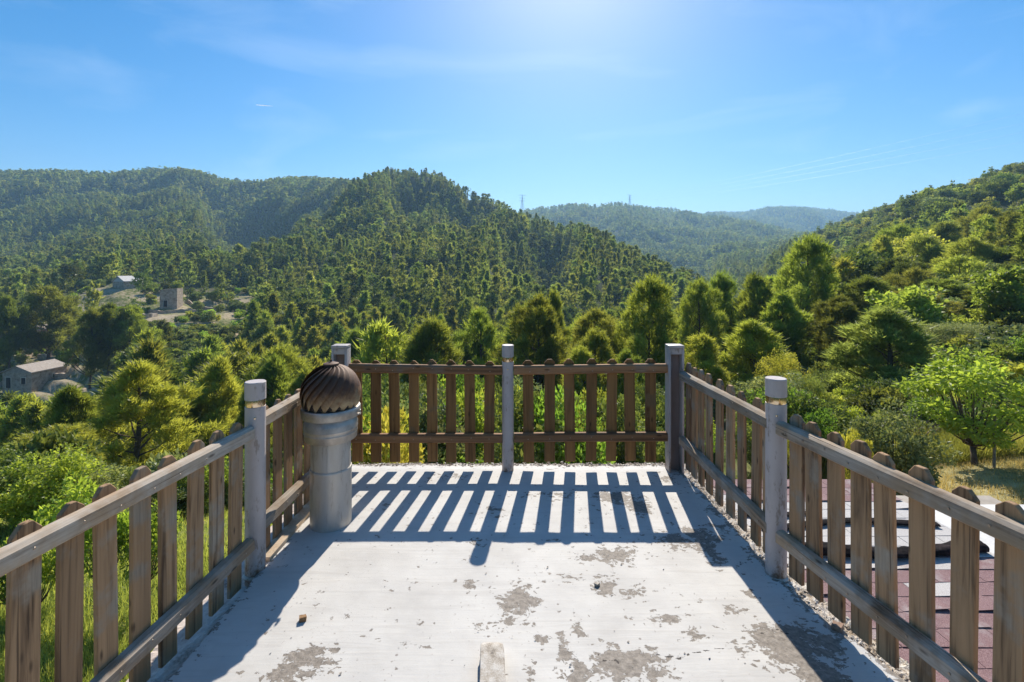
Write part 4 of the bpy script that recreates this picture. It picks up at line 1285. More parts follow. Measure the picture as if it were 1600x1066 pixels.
P = NEAR
pine_list = [
    (1010, 433, 30, 118, 1, None, "broad dark pine standing just left above the right corner post"),
    (835, 462, 31, 120, 3, L_PINE, "rounded pine rising directly behind the middle post"),
    (868, 450, 38, 60, 0, None, "narrow pine showing behind the rounded pine at the middle post"),
    (1085, 438, 38, 92, 3, L_PINE, "slim dark pine right of the broad pine near the corner post"),
    (1122, 427, 42, 84, 1, L_PINE, "second slim pine right of the broad pine near the corner post"),
    (1177, 428, 38, 104, 2, L_PINE, "pointed light green pine left of the tallest pine"),
    (1258, 370, 42, 112, 1, L_PINE, "tallest pine on the right, above the round right post"),
    (1170, 500, 24, 124, 2, L_YOUNG, "young pointed pine above the rear part of the right fence"),
    (1098, 522, 23, 104, 0, L_YOUNG, "small pine right behind the square right corner post"),
    (1378, 480, 21, 156, 2, L_FEATHER, "feathery light green pine standing before the dark slope on the right"),
    (935, 512, 26, 100, 0, L_YOUNG, "yellow green young pine between the middle post and broad pine"),
    (975, 545, 20, 84, 0, L_YOUNG, "low yellow green pine behind the right half of the back fence"),
    (905, 540, 24, 84, 0, None, "small grey green pine behind the back fence right of middle post"),
    (205, 566, 20, 172, 0, L_YOUNG, "big sunlit yellow green pine left of the round left post"),
    (104, 604, 22, 104, 2, L_YOUNG, "rounded yellow green pine at left, below the stone cottage"),
    (345, 560, 28, 104, 2, L_YOUNG, "upright yellow green pine just left of the round left post"),
    (432, 556, 33, 92, 2, None, "pine seen between the round left post and vent cowl"),
    (285, 606, 27, 70, 0, None, "darker pine between the two big yellow green pines at left"),
    (392, 600, 25, 74, 0, L_YOUNG, "low bright pine directly behind the round left post"),
    (480, 575, 30, 80, 2, None, "pine half hidden by the rusty vent cowl"),
    (25, 690, 15, 120, 1, None, "grey green pine at the left edge above the wire fence"),
    (108, 662, 14.5, 140, 3, L_PINE, "grey green bushy pine in front of the rounded yellow pine"),
    (75, 447, 108, 100, 1, L_DARK, "dark umbrella shaped pine above the farm terraces on the left"),
    (14, 462, 100, 60, 1, L_DARK, "spreading pine cut by the left edge near the umbrella pine"),
    (140, 482, 88, 56, 1, L_PINE, "leftmost of the three tall pines beside the stone cottage"),
    (168, 474, 90, 60, 3, L_PINE, "middle one of the three tall pines beside the stone cottage"),
    (205, 478, 92, 66, 1, L_PINE, "rightmost of the three tall pines beside the stone cottage"),
    (1340, 390, 70, 90, 1, L_DARK, "dark pine on the right slope just right of the tallest pine"),
    (1395, 352, 88, 92, 3, L_PINE, "rounded pine on the crest of the near right slope"),
    (1448, 368, 70, 96, 1, None, "pine below the crest pines on the near right slope"),
    (1480, 345, 92, 84, 0, L_DARK, "dark pointed pine on the crest of the near right slope"),
    (1545, 322, 96, 90, 1, L_PINE, "tall pine on the crest near the right edge"),
    (1592, 330, 90, 80, 3, None, "spreading pine on the crest cut by the right edge"),
    (1515, 372, 60, 100, 3, L_PINE, "wide pine on the near right slope below the crest"),
    (1440, 420, 46, 110, 3, L_DARK, "dark wide pine in the middle of the near right slope"),
    (1225, 455, 34, 84, 2, None, "small dark pine at the foot of the tallest pine"),
    (560, 512, 58, 76, 0, None, "pine right above the square left corner post"),
    (612, 520, 55, 74, 2, None, "pine above the left half of the back fence"),
    (665, 512, 60, 78, 1, None, "rounded pine above the left half of the back fence"),
    (718, 518, 56, 74, 2, None, "pointed pine just left of the middle post"),
    (1305, 462, 33, 96, 3, None, "dark pine between the tallest pine and the feathery pine"),
    (1350, 432, 40, 110, 1, L_DARK, "wide dark pine directly behind the feathery pine's tip"),
    (1425, 452, 36, 116, 3, None, "low dark pine right behind the feathery pine"),
    (1478, 436, 40, 120, 1, L_PINE, "broad olive pine above the young leafy tree's left side"),
    (1538, 446, 37, 120, 3, None, "broad dark pine above the middle of the young leafy tree"),
    (1598, 432, 40, 110, 1, L_PINE, "broad olive pine cut by the right edge above the leafy tree"),
    (1500, 400, 54, 110, 3, L_PINE, "pine halfway up the right slope above the young leafy tree"),
    (1562, 388, 58, 104, 1, L_DARK, "dark pine halfway up the right slope near the edge"),
    (1400, 402, 56, 92, 3, None, "dark pine halfway up the right slope above the feathery pine"),
    (765, 505, 62, 74, 0, None, "taller pine just left of the middle post"),
]
for i, (px, pt, Y, wpx, v_, mt, lab) in enumerate(pine_list):
    if v_ == 0 and i % 2: v_ = 4
    r0 = [1.95, 2.3, 1.6, 2.5, 1.95][v_]
    hero("pine_tree", px, pt, Y, wpx, P[v_], 8, r0, lab, "pine tree", crown_mat=mt)

# broadleaf trees and shrubs
DECID = round_parts("leafy_crown", 3, 1.35, .28, 34, 5600, .11, .055, L_BRIGHT, 53, spiky=-.4)
hero("young_tree", 1525, 540, 11.8, 200, DECID, 3, 1.2, "young bright green leafy tree beside a wooden stake in dry grass", "tree")
x = at(1553, 11.4); b = MB(); b.tube([(0, 0, -.2), (0.02, 0, 1.35)], [.03, .028], 8)
st = b.build("tree_stake", DRYWOOD, None, (x, 11.4, gz(x, 11.4))); tag(st, "wooden stake standing beside the young bright green tree", "stake")
SAPL = round_parts("sapling_leaves", 2, .85, .5, 30, 2000, .095, .06, L_BRIGHT, 51, spiky=-.1)
saplings = [
    (112, 730, 7.2, 130, "light green leafy sapling showing above the left fence"),
    (165, 745, 6.8, 110, "smaller leafy sapling behind the middle of the left fence"),
    (58, 795, 6.4, 90, "low leafy sapling at the left beside the wire fence"),
    (232, 770, 6.9, 100, "leafy sapling seen between pickets of the left fence"),
    (20, 850, 6.6, 100, "leafy sapling in the bottom left behind the pickets"),
]
for px, pt, Y, wpx, lab in saplings:
    hero("sapling", px, pt, Y, wpx, SAPL, 2, .9, lab, "sapling")
shrubs = [  # px, top, Y, width, variant, label
    (1398, 632, 10.8, 135, 1, "glossy leafed round bush right of the round right post"),
    (1330, 655, 10.2, 70, 2, "yellow leafed bush at the foot of the glossy round bush"),
    (1288, 640, 12.5, 90, 0, "green bush just right of the round right post"),
    (1240, 655, 12.0, 70, 2, "yellow flowering bush directly behind the round right post"),
    (1345, 628, 15.0, 100, 2, "spiky yellow green bush below the feathery pine"),
    (1470, 620, 14.5, 110, 0, "low bright bush between glossy bush and young leafy tree"),
    (1590, 640, 14.0, 110, 0, "bright bush at the right edge behind the dry grass"),
    (1225, 540, 20, 90, 2, "yellow green leafy bush in the gap left of feathery pine"),
    (1265, 575, 18, 90, 3, "dark bush left of the feathery light green pine"),
    (1500, 495, 27, 130, 1, "grey green broad bush on the right behind the young tree"),
    (1570, 505, 26, 120, 1, "grey green bush at the right edge above the young tree"),
    (1435, 505, 29, 100, 1, "pale green bush right of the feathery pine's tip"),
    (1600, 580, 19, 120, 3, "dark green bush at the right edge beside the young tree"),
    (1450, 575, 18, 110, 3, "dark bush between the feathery pine and young tree"),
]
for px, pt, Y, wpx, v_, lab in shrubs:
    if Y > 17: hero("shrub", px, pt, Y, wpx, OAKN[1 if v_ in (1, 0) else 0], 5, 2.5, lab, "bush", crown_mat=[L_BRIGHT, None, L_YEL, None][v_], crown_name="foliage", trunk_name="stem")
    else: hero("shrub", px, pt, Y, wpx, BUSH[v_], 2, 1.05, lab, "bush", crown_name="foliage", trunk_name="stem")
# dry twiggy bush
b = MB(); g_ = random.Random(4)
for i in range(46):
    a = g_.uniform(0, 6.28); L_ = g_.uniform(.7, 1.7); sl = g_.uniform(.25, 1.1)
    p = Vector((g_.uniform(-.2, .2), g_.uniform(-.2, .2), -.1)); pts = [p]
    for s_ in range(4):
        p = p + Vector((math.cos(a) * math.sin(sl), math.sin(a) * math.sin(sl), math.cos(sl))) * L_ / 4 + Vector((g_.uniform(-.06, .06), g_.uniform(-.06, .06), 0))
        a += g_.uniform(-.4, .4); pts.append(p)
    b.tube(pts, [.014, .011, .008, .005, .002], 5, caps=False)
x = at(1428, 13.6); o = b.build("dead_shrub", DRYWOOD, None, (x, 13.6, gz(x, 13.6))); o.scale = (1.2, 1.2, 1.15)
tag(o, "bare dry twiggy shrub under the feathery light green pine", "shrub")

# understory behind the back fence
def backmark(px):
    if px < 546: return "beside the vent cowl"
    if px < 785:
        return ("first", "second", "third", "fourth", "fifth", "sixth", "seventh", "eighth")[min(7, int((px - 546) / 30))] + " gap right of the vent"
    if px < 803: return "behind the middle post"
    if px < 1042: return ("first", "second", "third", "fourth", "fifth", "sixth", "seventh", "eighth")[min(7, int((px - 803) / 31))] + " gap right of middle post"
    return "right of the corner post"


k = 0
for i in range(74):
    px = 535 + (i * 61.7 % 560); Y = 8.6 + (i * 37 % 23) * 0.75
    pt = random.uniform(575, 660) + (18 - Y) * 2.0
    v_ = [0, 3, 1, 0, 2, 3][i % 6]
    x = at(px, Y); g0 = gz(x, Y); H = EYE - (pt - HZ) / F * Y - g0
    if H < 0.7: H = 1.2
    plant(None, "shrub", BUSH[v_], x, Y, g0, 2, H, random.uniform(.75, 1.2) * (.6 + .2 * H), "%s %s thicket shrub, %s" % ("tall" if H > 2 else "low", look_word(BUSH[v_][1].materials[0]), backmark(px)), "shrub", "shrubs of the thicket behind the back fence", crown_name="foliage", trunk_name="stem")
    occupied.append((x, Y, 1.0))
def leftmark(px):
    return ["by the left edge", "by the wire fence post", "behind the saplings", "right of the saplings", "behind the third picket", "behind the farthest pickets", "behind the round left post", "beside the vent pipe"][int(np.clip((px + 40) / 65, 0, 7))]


for i in range(26):
    px = -40 + (i * 67.3 % 520); Y = 9.5 + (i * 29 % 17) * 0.7
    x = at(px, Y); g0 = gz(x, Y); H = random.uniform(.7, 1.7)
    plant(None, "shrub", BUSH[[3, 0, 1, 3][i % 4]], x, Y, g0, 2, H, random.uniform(.7, 1.1) * (.6 + .25 * H), "%s %s yard shrub, %s, %s" % ("tall" if H > 1.2 else "low", "bushy", leftmark(px), "far" if Y > 14 else "near"), "shrub", "shrubs beyond the left fence", crown_name="foliage", trunk_name="stem")
def rightmark(px):
    return ["left of the round right post", "right of the round right post", "under the feathery pine", "behind the glossy round bush", "left of the young leafy tree", "behind the young leafy tree", "at the right edge"][int(np.clip((px - 1180) / 67, 0, 6))]


for i in range(30):
    px = 1180 + (i * 53.9 % 470); Y = 13.5 + (i * 31 % 19) * 0.55
    x = at(px, Y); g0 = gz(x, Y); H = random.uniform(.9, 2.2)
    plant(None, "shrub", BUSH[[3, 3, 0, 1, 3][i % 5]], x, Y, g0, 2, H, random.uniform(.8, 1.2) * (.6 + .25 * H), "%s shrub bordering dry grass, %s, %s" % ("tall" if H > 1.6 else "low", rightmark(px), "far" if Y > 18 else "near"), "shrub", "shrubs bordering the dry grass", crown_name="foliage", trunk_name="stem")

# ------------------------------------------------------------------ buildings in the valley


def building(name, px, Y, sx, sy, h, rz, wallm, roofm, label, cat, pitch=0.25, openings=(), dz=0.0, gable=True, over=0.25):
    x = at(px, Y); z = gz(x, Y) + dz
    root = empty(name, (x, Y, z), label, cat, None, rz)
    b = MB(); b.box(0, 0, h / 2 - 1.0, sx, sy, h + 2.0)
    b.build("wall", wallm, root)
    b = MB()
    rise = sx * pitch
    if gable:
        pts = [(-sx / 2 - over, h), (0, h + rise), (sx / 2 + over, h), (sx / 2 + over, h + .18), (0, h + rise + .18), (-sx / 2 - over, h + .18)]
        b.poly(pts, lambda p, d: (p[0], d, p[1]), -sy / 2 - over, sy / 2 + over)
        b.poly([(-sx / 2 + .01, h - .01), (sx / 2 - .01, h - .01), (0, h + rise - .02)], lambda p, d: (p[0], d, p[1]), -sy / 2 + .01, sy / 2 - .01)
    else:
        pts = [(-sx / 2 - over, h + .01), (sx / 2 + over, h + rise), (sx / 2 + over, h + rise + .18), (-sx / 2 - over, h + .19)]
        b.poly(pts, lambda p, d: (p[0], d, p[1]), -sy / 2 - over, sy / 2 + over)
        b.poly([(-sx / 2 + .01, h - .01), (sx / 2 - .01, h - .01), (sx / 2 - .01, h + rise - .03)], lambda p, d: (p[0], d, p[1]), -sy / 2 + .01, sy / 2 - .01)
    b.build("roof", roofm, root)
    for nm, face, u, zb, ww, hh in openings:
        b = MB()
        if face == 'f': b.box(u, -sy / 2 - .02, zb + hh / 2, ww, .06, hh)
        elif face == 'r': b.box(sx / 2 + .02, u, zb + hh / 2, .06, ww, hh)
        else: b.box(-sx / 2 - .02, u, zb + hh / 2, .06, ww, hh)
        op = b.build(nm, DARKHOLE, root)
        b = MB(); t_ = .14
        def fb(du, dz, su, sz):
            if face == 'f': b.box(u + du, -sy / 2 - .05, zb + hh / 2 + dz, su, .12, sz)
            else: b.box(sx / 2 + .05, u + du, zb + hh / 2 + dz, .12, su, sz)
        fb(-(ww + t_) / 2, 0, t_, hh); fb((ww + t_) / 2, 0, t_, hh); fb(0, (hh + t_) / 2, ww + 2 * t_, t_)
        b.build("frame", PALEST, op)
    return root


building("stone_cottage", 56, 95, 6.0, 6.8, 2.9, R(-4), STONE, PALEROOF, "small stone cottage with pale sloping roof at the far left of the valley", "cottage", 0.2,
         [("door", 'f', -1.7, 0, 1.0, 2.0), ("window", 'f', 1.4, .8, .9, 1.2), ("window", 'r', .8, 1.2, .6, .7)])
building("ruined_tower", 268, 152, 4.8, 4.0, 5.2, R(12), STONE, STONE, "square stone ruin standing on the terraces above the three tall pines", "ruin", 0.08, [("doorway", 'f', -.8, 0, 1.1, 2.0)], gable=False, over=0.02)
building("farm_shed", 202, 168, 6.0, 7.0, 2.2, R(-20), STONE, PALEROOF2, "stone shed with bright slanting roof among trees left of the square ruin", "shed", 0.3, [("doorway", 'r', 1.2, 0, 1.4, 1.9)])
building("orange_house", 66, 126, 3.6, 4.6, 2.8, R(20), ORANGE, TILE, "little house with an orange wall under the dark umbrella pine", "house", 0.25, [("window", 'r', 0, 1.0, .8, 1.0)])

# dry stone walls along the terraces
walls = [
    (-30, 120, 98, 1.1, "dry stone wall just behind the stone cottage roof"),
    (60, 150, 108, 1.1, "dry stone wall right of the stone cottage ending at the tall pines"),
    (-30, 60, 112, 1.0, "dry stone wall at the left edge above the stone cottage"),
    (70, 140, 118, 1.0, "second dry stone wall uphill from the stone cottage"),
    (-30, 40, 128, 1.0, "pale stone wall at the left edge below the umbrella pine"),
    (205, 330, 146, 1.0, "dry stone wall below the square stone ruin"),
    (290, 385, 158, 1.1, "long dry stone wall right of the square stone ruin"),
    (150, 245, 136, 1.0, "dry stone wall below the bright roofed stone shed"),
]
occw = []
for p0, p1, Y, hh, lab in walls:
    b = MB(); n = 26; rows = []
    for i in range(n):
        px = p0 + (p1 - p0) * i / (n - 1); Yi = Y + 2.5 * math.sin(i * .35 + Y)
        x = at(px, Yi); z = gz(x, Yi); top = hh + random.uniform(-.15, .15)
        rows.append([b.bm.verts.new((x, Yi - .3, z - 1)), b.bm.verts.new((x, Yi - .25, z + top)), b.bm.verts.new((x, Yi + .3, z + top)), b.bm.verts.new((x, Yi + .35, z - 1))])
        if i % 5 == 0: occw.append((x, Yi))
    for a_, c_ in zip(rows, rows[1:]):
        for j in range(3): b.bm.faces.new((a_[j], c_[j], c_[j + 1], a_[j + 1]))
    b.bm.faces.new(rows[0]); b.bm.faces.new(list(reversed(rows[-1])))
    tag(b.build("dry_stone_wall", STONE), lab, "stone wall")

# wire fence at the left
x0f = -11.5
root = empty("wire_fence", (at(0, 12.2), 12.2, gz(at(0, 12.2), 12.2)), "black wire mesh fence with iron post at the far left of the yard", "fence")
zb_ = gz(at(0, 12.2), 12.2)
for px_ in (-120, -45, 34):
    x = at(px_, 12.2) - at(0, 12.2); b = MB(); b.box(x, 0, .45, .055, .055, 1.3); b.build("post", BLACKM, root)
b = MB(); xa, xb = at(-120, 12.2) - at(0, 12.2), at(34, 12.2) - at(0, 12.2)
for zz_ in (.08, .5, .92): b.box((xa + xb) / 2, 0, zz_, xb - xa, .012, .012)
for i in range(int((xb - xa) / .11)): b.box(xa + i * .11 + .05, 0.008, .5, .007, .007, .9)
b.build("mesh_panel", BLACKM, root)

# ------------------------------------------------------------------ grass
def grass_field(name, n, sampler, mat, hmin, hmax, wd, label, stuff=True):
    C = []; H = []
    pts = sampler(n)
    z = ground(pts[:, 0], pts[:, 1])
    C = np.column_stack([pts, z - 0.02])
    D = np.tile(np.array([[0, 0, 1.5]]), (len(C), 1))
    hh = rng.uniform(hmin, hmax, len(C))
    d = D + rng.normal(0, .5, C.shape); d /= np.linalg.norm(d, axis=1)[:, None]
    s = np.cross(d, rng.normal(0, 1, C.shape)); s /= np.linalg.norm(s, axis=1)[:, None]
    V = np.stack([C - s * wd / 2, C + s * wd / 2, C + d * hh[:, None]], 1).reshape(-1, 3)
    me = mesh_np(name, V, np.arange(len(V)).reshape(-1, 3))
    point_attr(me, "tint", np.repeat(np.clip(0.5 + 0.9 * fbm(C[:, 0] / 1.5, C[:, 1] / 1.5, 3, 3) + rng.normal(0, .15, len(C)), 0, 1), 3))
    me.materials.append(mat)
    return tag(obj(name, me), label, kind="stuff")


def polar(p0, p1, y0, y1, clump=0.0, seed=0):
    def f(n):
        Y = np.exp(rng.uniform(math.log(y0), math.log(y1), n * 3)); px = rng.uniform(p0, p1, n * 3)
        X = (px - 800) / F * Y
        ok = fbm(X / 1.2, Y / 1.2, seed, 3) + rng.uniform(-.5, .5, len(X)) > clump
        ok &= ~((X > -1.7) & (X < 5.2) & (Y < 4.9))
        p = np.column_stack([X, Y])[ok]
        return p[:n]
    return f


grass_field("green_grass", 60000, polar(-60, 560, 4.2, 15, -.1, 4), L_GRASS, .05, .26, .016, "green grass of the yard seen through the left fence")
grass_field("dry_grass", 36000, polar(1180, 1640, 8.0, 12.8, 0.05, 5), L_DRY, .03, .16, .014, "short dry yellow grass beyond the shingle roof")
grass_field("tall_grass", 26000, polar(1180, 1660, 12.0, 15.5, -.1, 6), L_GRASS, .25, .75, .02, "tall yellow green grass in front of the bushes on the right")
grass_field("meadow_grass", 30000, polar(530, 1230, 5.0, 13, 0, 7), L_GRASS, .1, .5, .018, "green grass under the shrubs behind the back fence")

# ------------------------------------------------------------------ forest
occ = np.array([(o_[0], o_[1], o_[2]) for o_ in occupied])
bld = np.array([(at(52, 95), 95, 8), (at(268, 152), 152, 6), (at(202, 168), 168, 7), (at(66, 126), 126, 5), (at(52, 88), 88, 5), (at(40, 82), 82, 4), (at(66, 116), 116, 4),
                (at(268, 144), 144, 5), (at(268, 136), 136, 4), (at(266, 128), 128, 3), (at(202, 159), 159, 4), (at(66, 121), 121, 4)])


def scatter(y0, y1, spacing, p0=-140, p1=1740, seed=1):
    """jittered points over the view wedge between depths y0 and y1"""
    g = np.random.default_rng(seed)
    P = []
    Y = y0
    while Y < y1:
        w0, w1 = (p0 - 800) / F * Y, (p1 - 800) / F * Y
        n = int((w1 - w0) / spacing)
        X = w0 + (np.arange(n) + g.uniform(0, 1, n)) * spacing
        P.append(np.column_stack([X, np.full(n, Y) + g.uniform(-.5, .5, n) * spacing]))
        Y += spacing
    return np.vstack(P)


# horizon table for culling what no view could see
BA = np.linspace(-0.95, 0.95, 500)
rs = np.exp(np.linspace(math.log(20), math.log(3300), 340))
AA, RR2 = np.meshgrid(BA, rs)
el = (ground((RR2 * np.sin(AA)).ravel(), (RR2 * np.cos(AA)).ravel()).reshape(AA.shape) - EYE) / RR2
hor = np.maximum.accumulate(el, axis=0)


def visible(Pt, H, margin):
    r = np.hypot(Pt[:, 0], Pt[:, 1]); a = np.arctan2(Pt[:, 0], Pt[:, 1])
    ia = np.clip(np.searchsorted(BA, a), 0, len(BA) - 1); ir = np.clip(np.searchsorted(rs, r) - 1, 0, len(rs) - 1)
    e = (ground(Pt[:, 0], Pt[:, 1]) + H + margin - EYE) / r
    return e >= hor[ir, ia]


def keep_out(Pt, extra=1.0):
    ok = np.ones(len(Pt), bool)
    for x, y, r in occ:
        if y > 18: ok &= np.hypot(Pt[:, 0] - x, Pt[:, 1] - y) > r * .8 + extra
    for x, y, r in bld: ok &= np.hypot(Pt[:, 0] - x, Pt[:, 1] - y) > r
    return ok


def pxof(Pt): return Pt[:, 0] / Pt[:, 1] * F + 800
def farmw(Pt):
    t = pxof(Pt); r = np.hypot(Pt[:, 0], Pt[:, 1])
    return (t > -90) & (t < 400) & (r > 92) & (r < 235)


# near and middle distance: individuals
c1 = scatter(33, 215, 6.3, -100, 1700, 3)
c1 = c1[keep_out(c1)]
t1 = pxof(c1)
fw = farmw(c1)
cot = (t1 < 160) & (c1[:, 1] < 130) & (c1[:, 1] > 88)
ok = np.where(fw, rng.uniform(0, 1, len(c1)) < 0.26, rng.uniform(0, 1, len(c1)) < 0.93)
ok &= ~(cot & (rng.uniform(0, 1, len(c1)) < 0.95))
ok &= visible(c1, 8, 2.5)
c1 = c1[ok]; t1 = pxof(c1); r1 = np.hypot(c1[:, 0], c1[:, 1])
right = (t1 > 1235)
is_oak = np.where(right, rng.uniform(0, 1, len(c1)) < 0.5, rng.uniform(0, 1, len(c1)) < 0.06) | (farmw(c1) & (rng.uniform(0, 1, len(c1)) < .6))
order = np.argsort(r1)
pines = [i for i in order if not is_oak[i]]; oaks = [i for i in order if is_oak[i]]


def zone(px, r, oak):
    side = "left" if px < 450 else ("right" if px > 1235 else "middle")
    if oak:
        return {"left": ("rounded tree scattered over the farm terraces on the left", "rounded trees on the left terraces"),
                "right": ("rounded dark oak in the thicket on the near right slope", "oaks on the near right slope"),
                "middle": ("rounded oak among the pines at the foot of the central hill", "oaks among the pines below the central hill")}[side]
    if side == "left": return ("pine in the left part of the valley below the terraces", "pines in the left part of the valley")
    if side == "right": return ("pine among the oaks on the near right slope", "pines among the oaks on the near right slope")
    if px > 1060: return ("pine in the dark dip between the central hill and right slope", "pines in the dip left of the right slope")
    if r < 75: return ("pine in the front rows of the wood beyond the back fence", "front pines of the wood beyond the back fence")
    return ("pine in the dense wood climbing the foot of the central hill", "pines climbing the foot of the central hill")


LIM = [(-100, 455), (0, 450), (250, 440), (400, 450), (500, 430), (790, 462), (860, 484), (955, 484), (1000, 445), (1060, 440), (1150, 450), (1235, 425), (1300, 400), (1340, 385), (1400, 360), (1500, 345), (1600, 325), (1700, 310)]


def cap_h(x, y, px, H):
    """keep the near trees under the crest line they show in the valley"""
    if y > 150: return H
    if px < 175 and y < 93: return min(H, EYE - (618 - HZ) / F * y - gz(x, y))
    lim = np.interp(px, [p[0] for p in LIM], [p[1] for p in LIM])
    return min(H, EYE - (lim - HZ) / F * y - gz(x, y))


N_IND = 300 - len(pine_list)
for n_, i in enumerate(pines[:N_IND]):
    x, y = c1[i]; px = t1[i]; lab, grp = zone(px, r1[i], False)
    v_ = random.choice([0, 1, 2, 4, 0, 3, 5, 6]); H = random.uniform(7.0, 12.0)
    H = cap_h(x, y, px, H)
    if H < 2.5: continue
    pair = MID[v_] if r1[i] > 42 else NEAR[[0, 1, 2, 3, 4, 1, 4][v_]]
    z0 = gz(x, y); tp = HZ - (z0 + H - EYE) / y * F
    lab = "%s %s pine %s %s" % ("short" if H < 8.5 else "tall", look_word(pair[1].materials[0]), rowword(tp), mark(px))
    plant(None, "pine_tree", pair, x, y, z0, 8, H, H / 8 * random.uniform(.95, 1.3), lab, "pine tree", grp)
for n_, i in enumerate(oaks[:280]):
    x, y = c1[i]; px = t1[i]; lab, grp = zone(px, r1[i], True)
    H = random.uniform(2.4, 4.4) if farmw(c1[i:i + 1])[0] else (random.uniform(5.0, 9.5) if px > 1235 and y > 38 else random.uniform(4.0, 6.8))
    H = cap_h(x, y, px, H)
    if H < 1.5: continue
    pr = random.choice(OAKM)
    cm_ = random.choice([L_BRIGHT, L_GREY, L_OAK]) if farmw(c1[i:i + 1])[0] else None
    z0 = gz(x, y); tp = HZ - (z0 + H - EYE) / y * F
    lab = "%s %s tree %s %s" % ("low" if H < 4.6 else ("taller" if H < 7 else "tallest"), look_word(cm_ or pr[1].materials[0]), rowword(tp), mark(px))
    plant(None, "broadleaf_tree", pr, x, y, z0, 5, H, H / 5 * random.uniform(.9, 1.25), lab, "tree", grp, crown_mat=cm_)
rest = np.array(pines[N_IND:] + oaks[280:], int)
rest_p = c1[rest]


def scatter_stuff(name, pts, protos, hmin, hmax, H0, label, seed):
    g = np.random.default_rng(seed)
    z = ground(pts[:, 0], pts[:, 1])
    me = bpy.data.meshes.new(name)
    me.vertices.add(len(pts)); me.vertices.foreach_set("co", np.column_stack([pts, z - 0.1]).astype(np.float32).ravel())
    hh = (hmin + (hmax - hmin) * np.clip(g.uniform(0, 1, len(pts)) ** 1.3 * .8 + .5 * (fbm(pts[:, 0] / 45, pts[:, 1] / 45, seed, 3) + .35), 0, 1)) / H0
    rr0 = np.hypot(pts[:, 0], pts[:, 1])
    hh = hh * np.interp(rr0, [200, 330, 600, 700], [1.05, .92, .80, 1.0])
    wide = g.uniform(.75, 1.35, len(pts)) * np.interp(rr0, [200, 500], [1.0, 1.15])
    av = me.attributes.new("size", 'FLOAT_VECTOR', 'POINT'); av.data.foreach_set("vector", np.column_stack([hh * wide, hh * wide, hh]).astype(np.float32).ravel()); point_attr(me, "turn", g.uniform(0, 6.283, len(pts)))
    a = me.attributes.new("which", 'INT', 'POINT'); a.data.foreach_set("value", g.integers(0, len(protos), len(pts)).astype(np.int32))
    o = obj(name, me)
    ng = bpy.data.node_groups.new(name, 'GeometryNodeTree')
    ng.interface.new_socket("Geometry", in_out='INPUT', socket_type='NodeSocketGeometry')
    ng.interface.new_socket("Geometry", in_out='OUTPUT', socket_type='NodeSocketGeometry')
    gi = ng.nodes.new("NodeGroupInput"); go = ng.nodes.new("NodeGroupOutput")
    iop = ng.nodes.new("GeometryNodeInstanceOnPoints")
    jn = ng.nodes.new("GeometryNodeJoinGeometry")
    for pm in protos:
        po = bpy.data.objects.new(pm.name + "_source", pm)
        oi = ng.nodes.new("GeometryNodeObjectInfo"); oi.inputs['Object'].default_value = po
        oi.inputs['As Instance'].default_value = True
        ng.links.new(oi.outputs['Geometry'], jn.inputs[0])
    def attr(nm, t):
        n = ng.nodes.new("GeometryNodeInputNamedAttribute"); n.data_type = t; n.inputs['Name'].default_value = nm
        return next(s for s in n.outputs if s.enabled and s.name == 'Attribute')
    ng.links.new(gi.outputs[0], iop.inputs['Points'])
    ng.links.new(jn.outputs[0], iop.inputs['Instance'])
    iop.inputs['Pick Instance'].default_value = True
    ng.links.new(attr("which", 'INT'), iop.inputs['Instance Index'])
    cr = ng.nodes.new("ShaderNodeCombineXYZ"); ng.links.new(attr("turn", 'FLOAT'), cr.inputs[2])
    ng.links.new(cr.outputs[0], iop.inputs['Rotation'])
    ng.links.new(attr("size", 'FLOAT_VECTOR'), iop.inputs['Scale'])
    ng.links.new(iop.outputs[0], go.inputs[0])
    md = o.modifiers.new("scatter", 'NODES'); md.node_group = ng
    return tag(o, label, kind="stuff")


def thin(P, dens, seed):
    g = np.random.default_rng(seed)
    gap = fbm(P[:, 0] / 40, P[:, 1] / 40, 88, 3)
    return P[(g.uniform(0, 1, len(P)) < dens) & (gap > -0.62)]


c2 = thin(scatter(212, 620, 5.2, -140, 1740, 5), .95, 6); c2 = c2[visible(c2, 8, 4)]
c2 = c2[~(farmw(c2) & (np.random.default_rng(2).uniform(0, 1, len(c2)) < .4))]
c2a = np.vstack([rest_p, c2])
t2 = pxof(c2a)
scatter_stuff("pine_forest", c2a[t2 < 1240], FAR, 5.0, 11.5, 8, "dense pine forest covering the central hill and lower left slopes", 4)
scatter_stuff("oak_forest", c2a[t2 >= 1240], OAKF + [FAR[0]], 3.6, 6.4, 5, "dense green oak scrub covering the right hillside", 5)
c3 = thin(scatter(620, 1150, 6.2, -140, 1740, 7), .95, 8); c3 = c3[visible(c3, 8, 3)]
scatter_stuff("ridge_forest", c3, VFAR, 6.5, 10.5, 8, "forest covering the far left ridge", 6)
c4 = thin(scatter(1150, 2750, 11.0, 760, 1400, 9), .9, 10); c4 = c4[visible(c4, 8, 3)]
scatter_stuff("distant_forest", c4, VFAR, 8, 14, 8, "forest on the distant blue ridges in the gap", 7)
cf = scatter(98, 235, 3.4, -90, 430, 15)
cf = cf[keep_out(cf, -1) & farmw(cf)]
cf = cf[fbm(cf[:, 0] / 9, cf[:, 1] / 6, 14, 2) > .02]
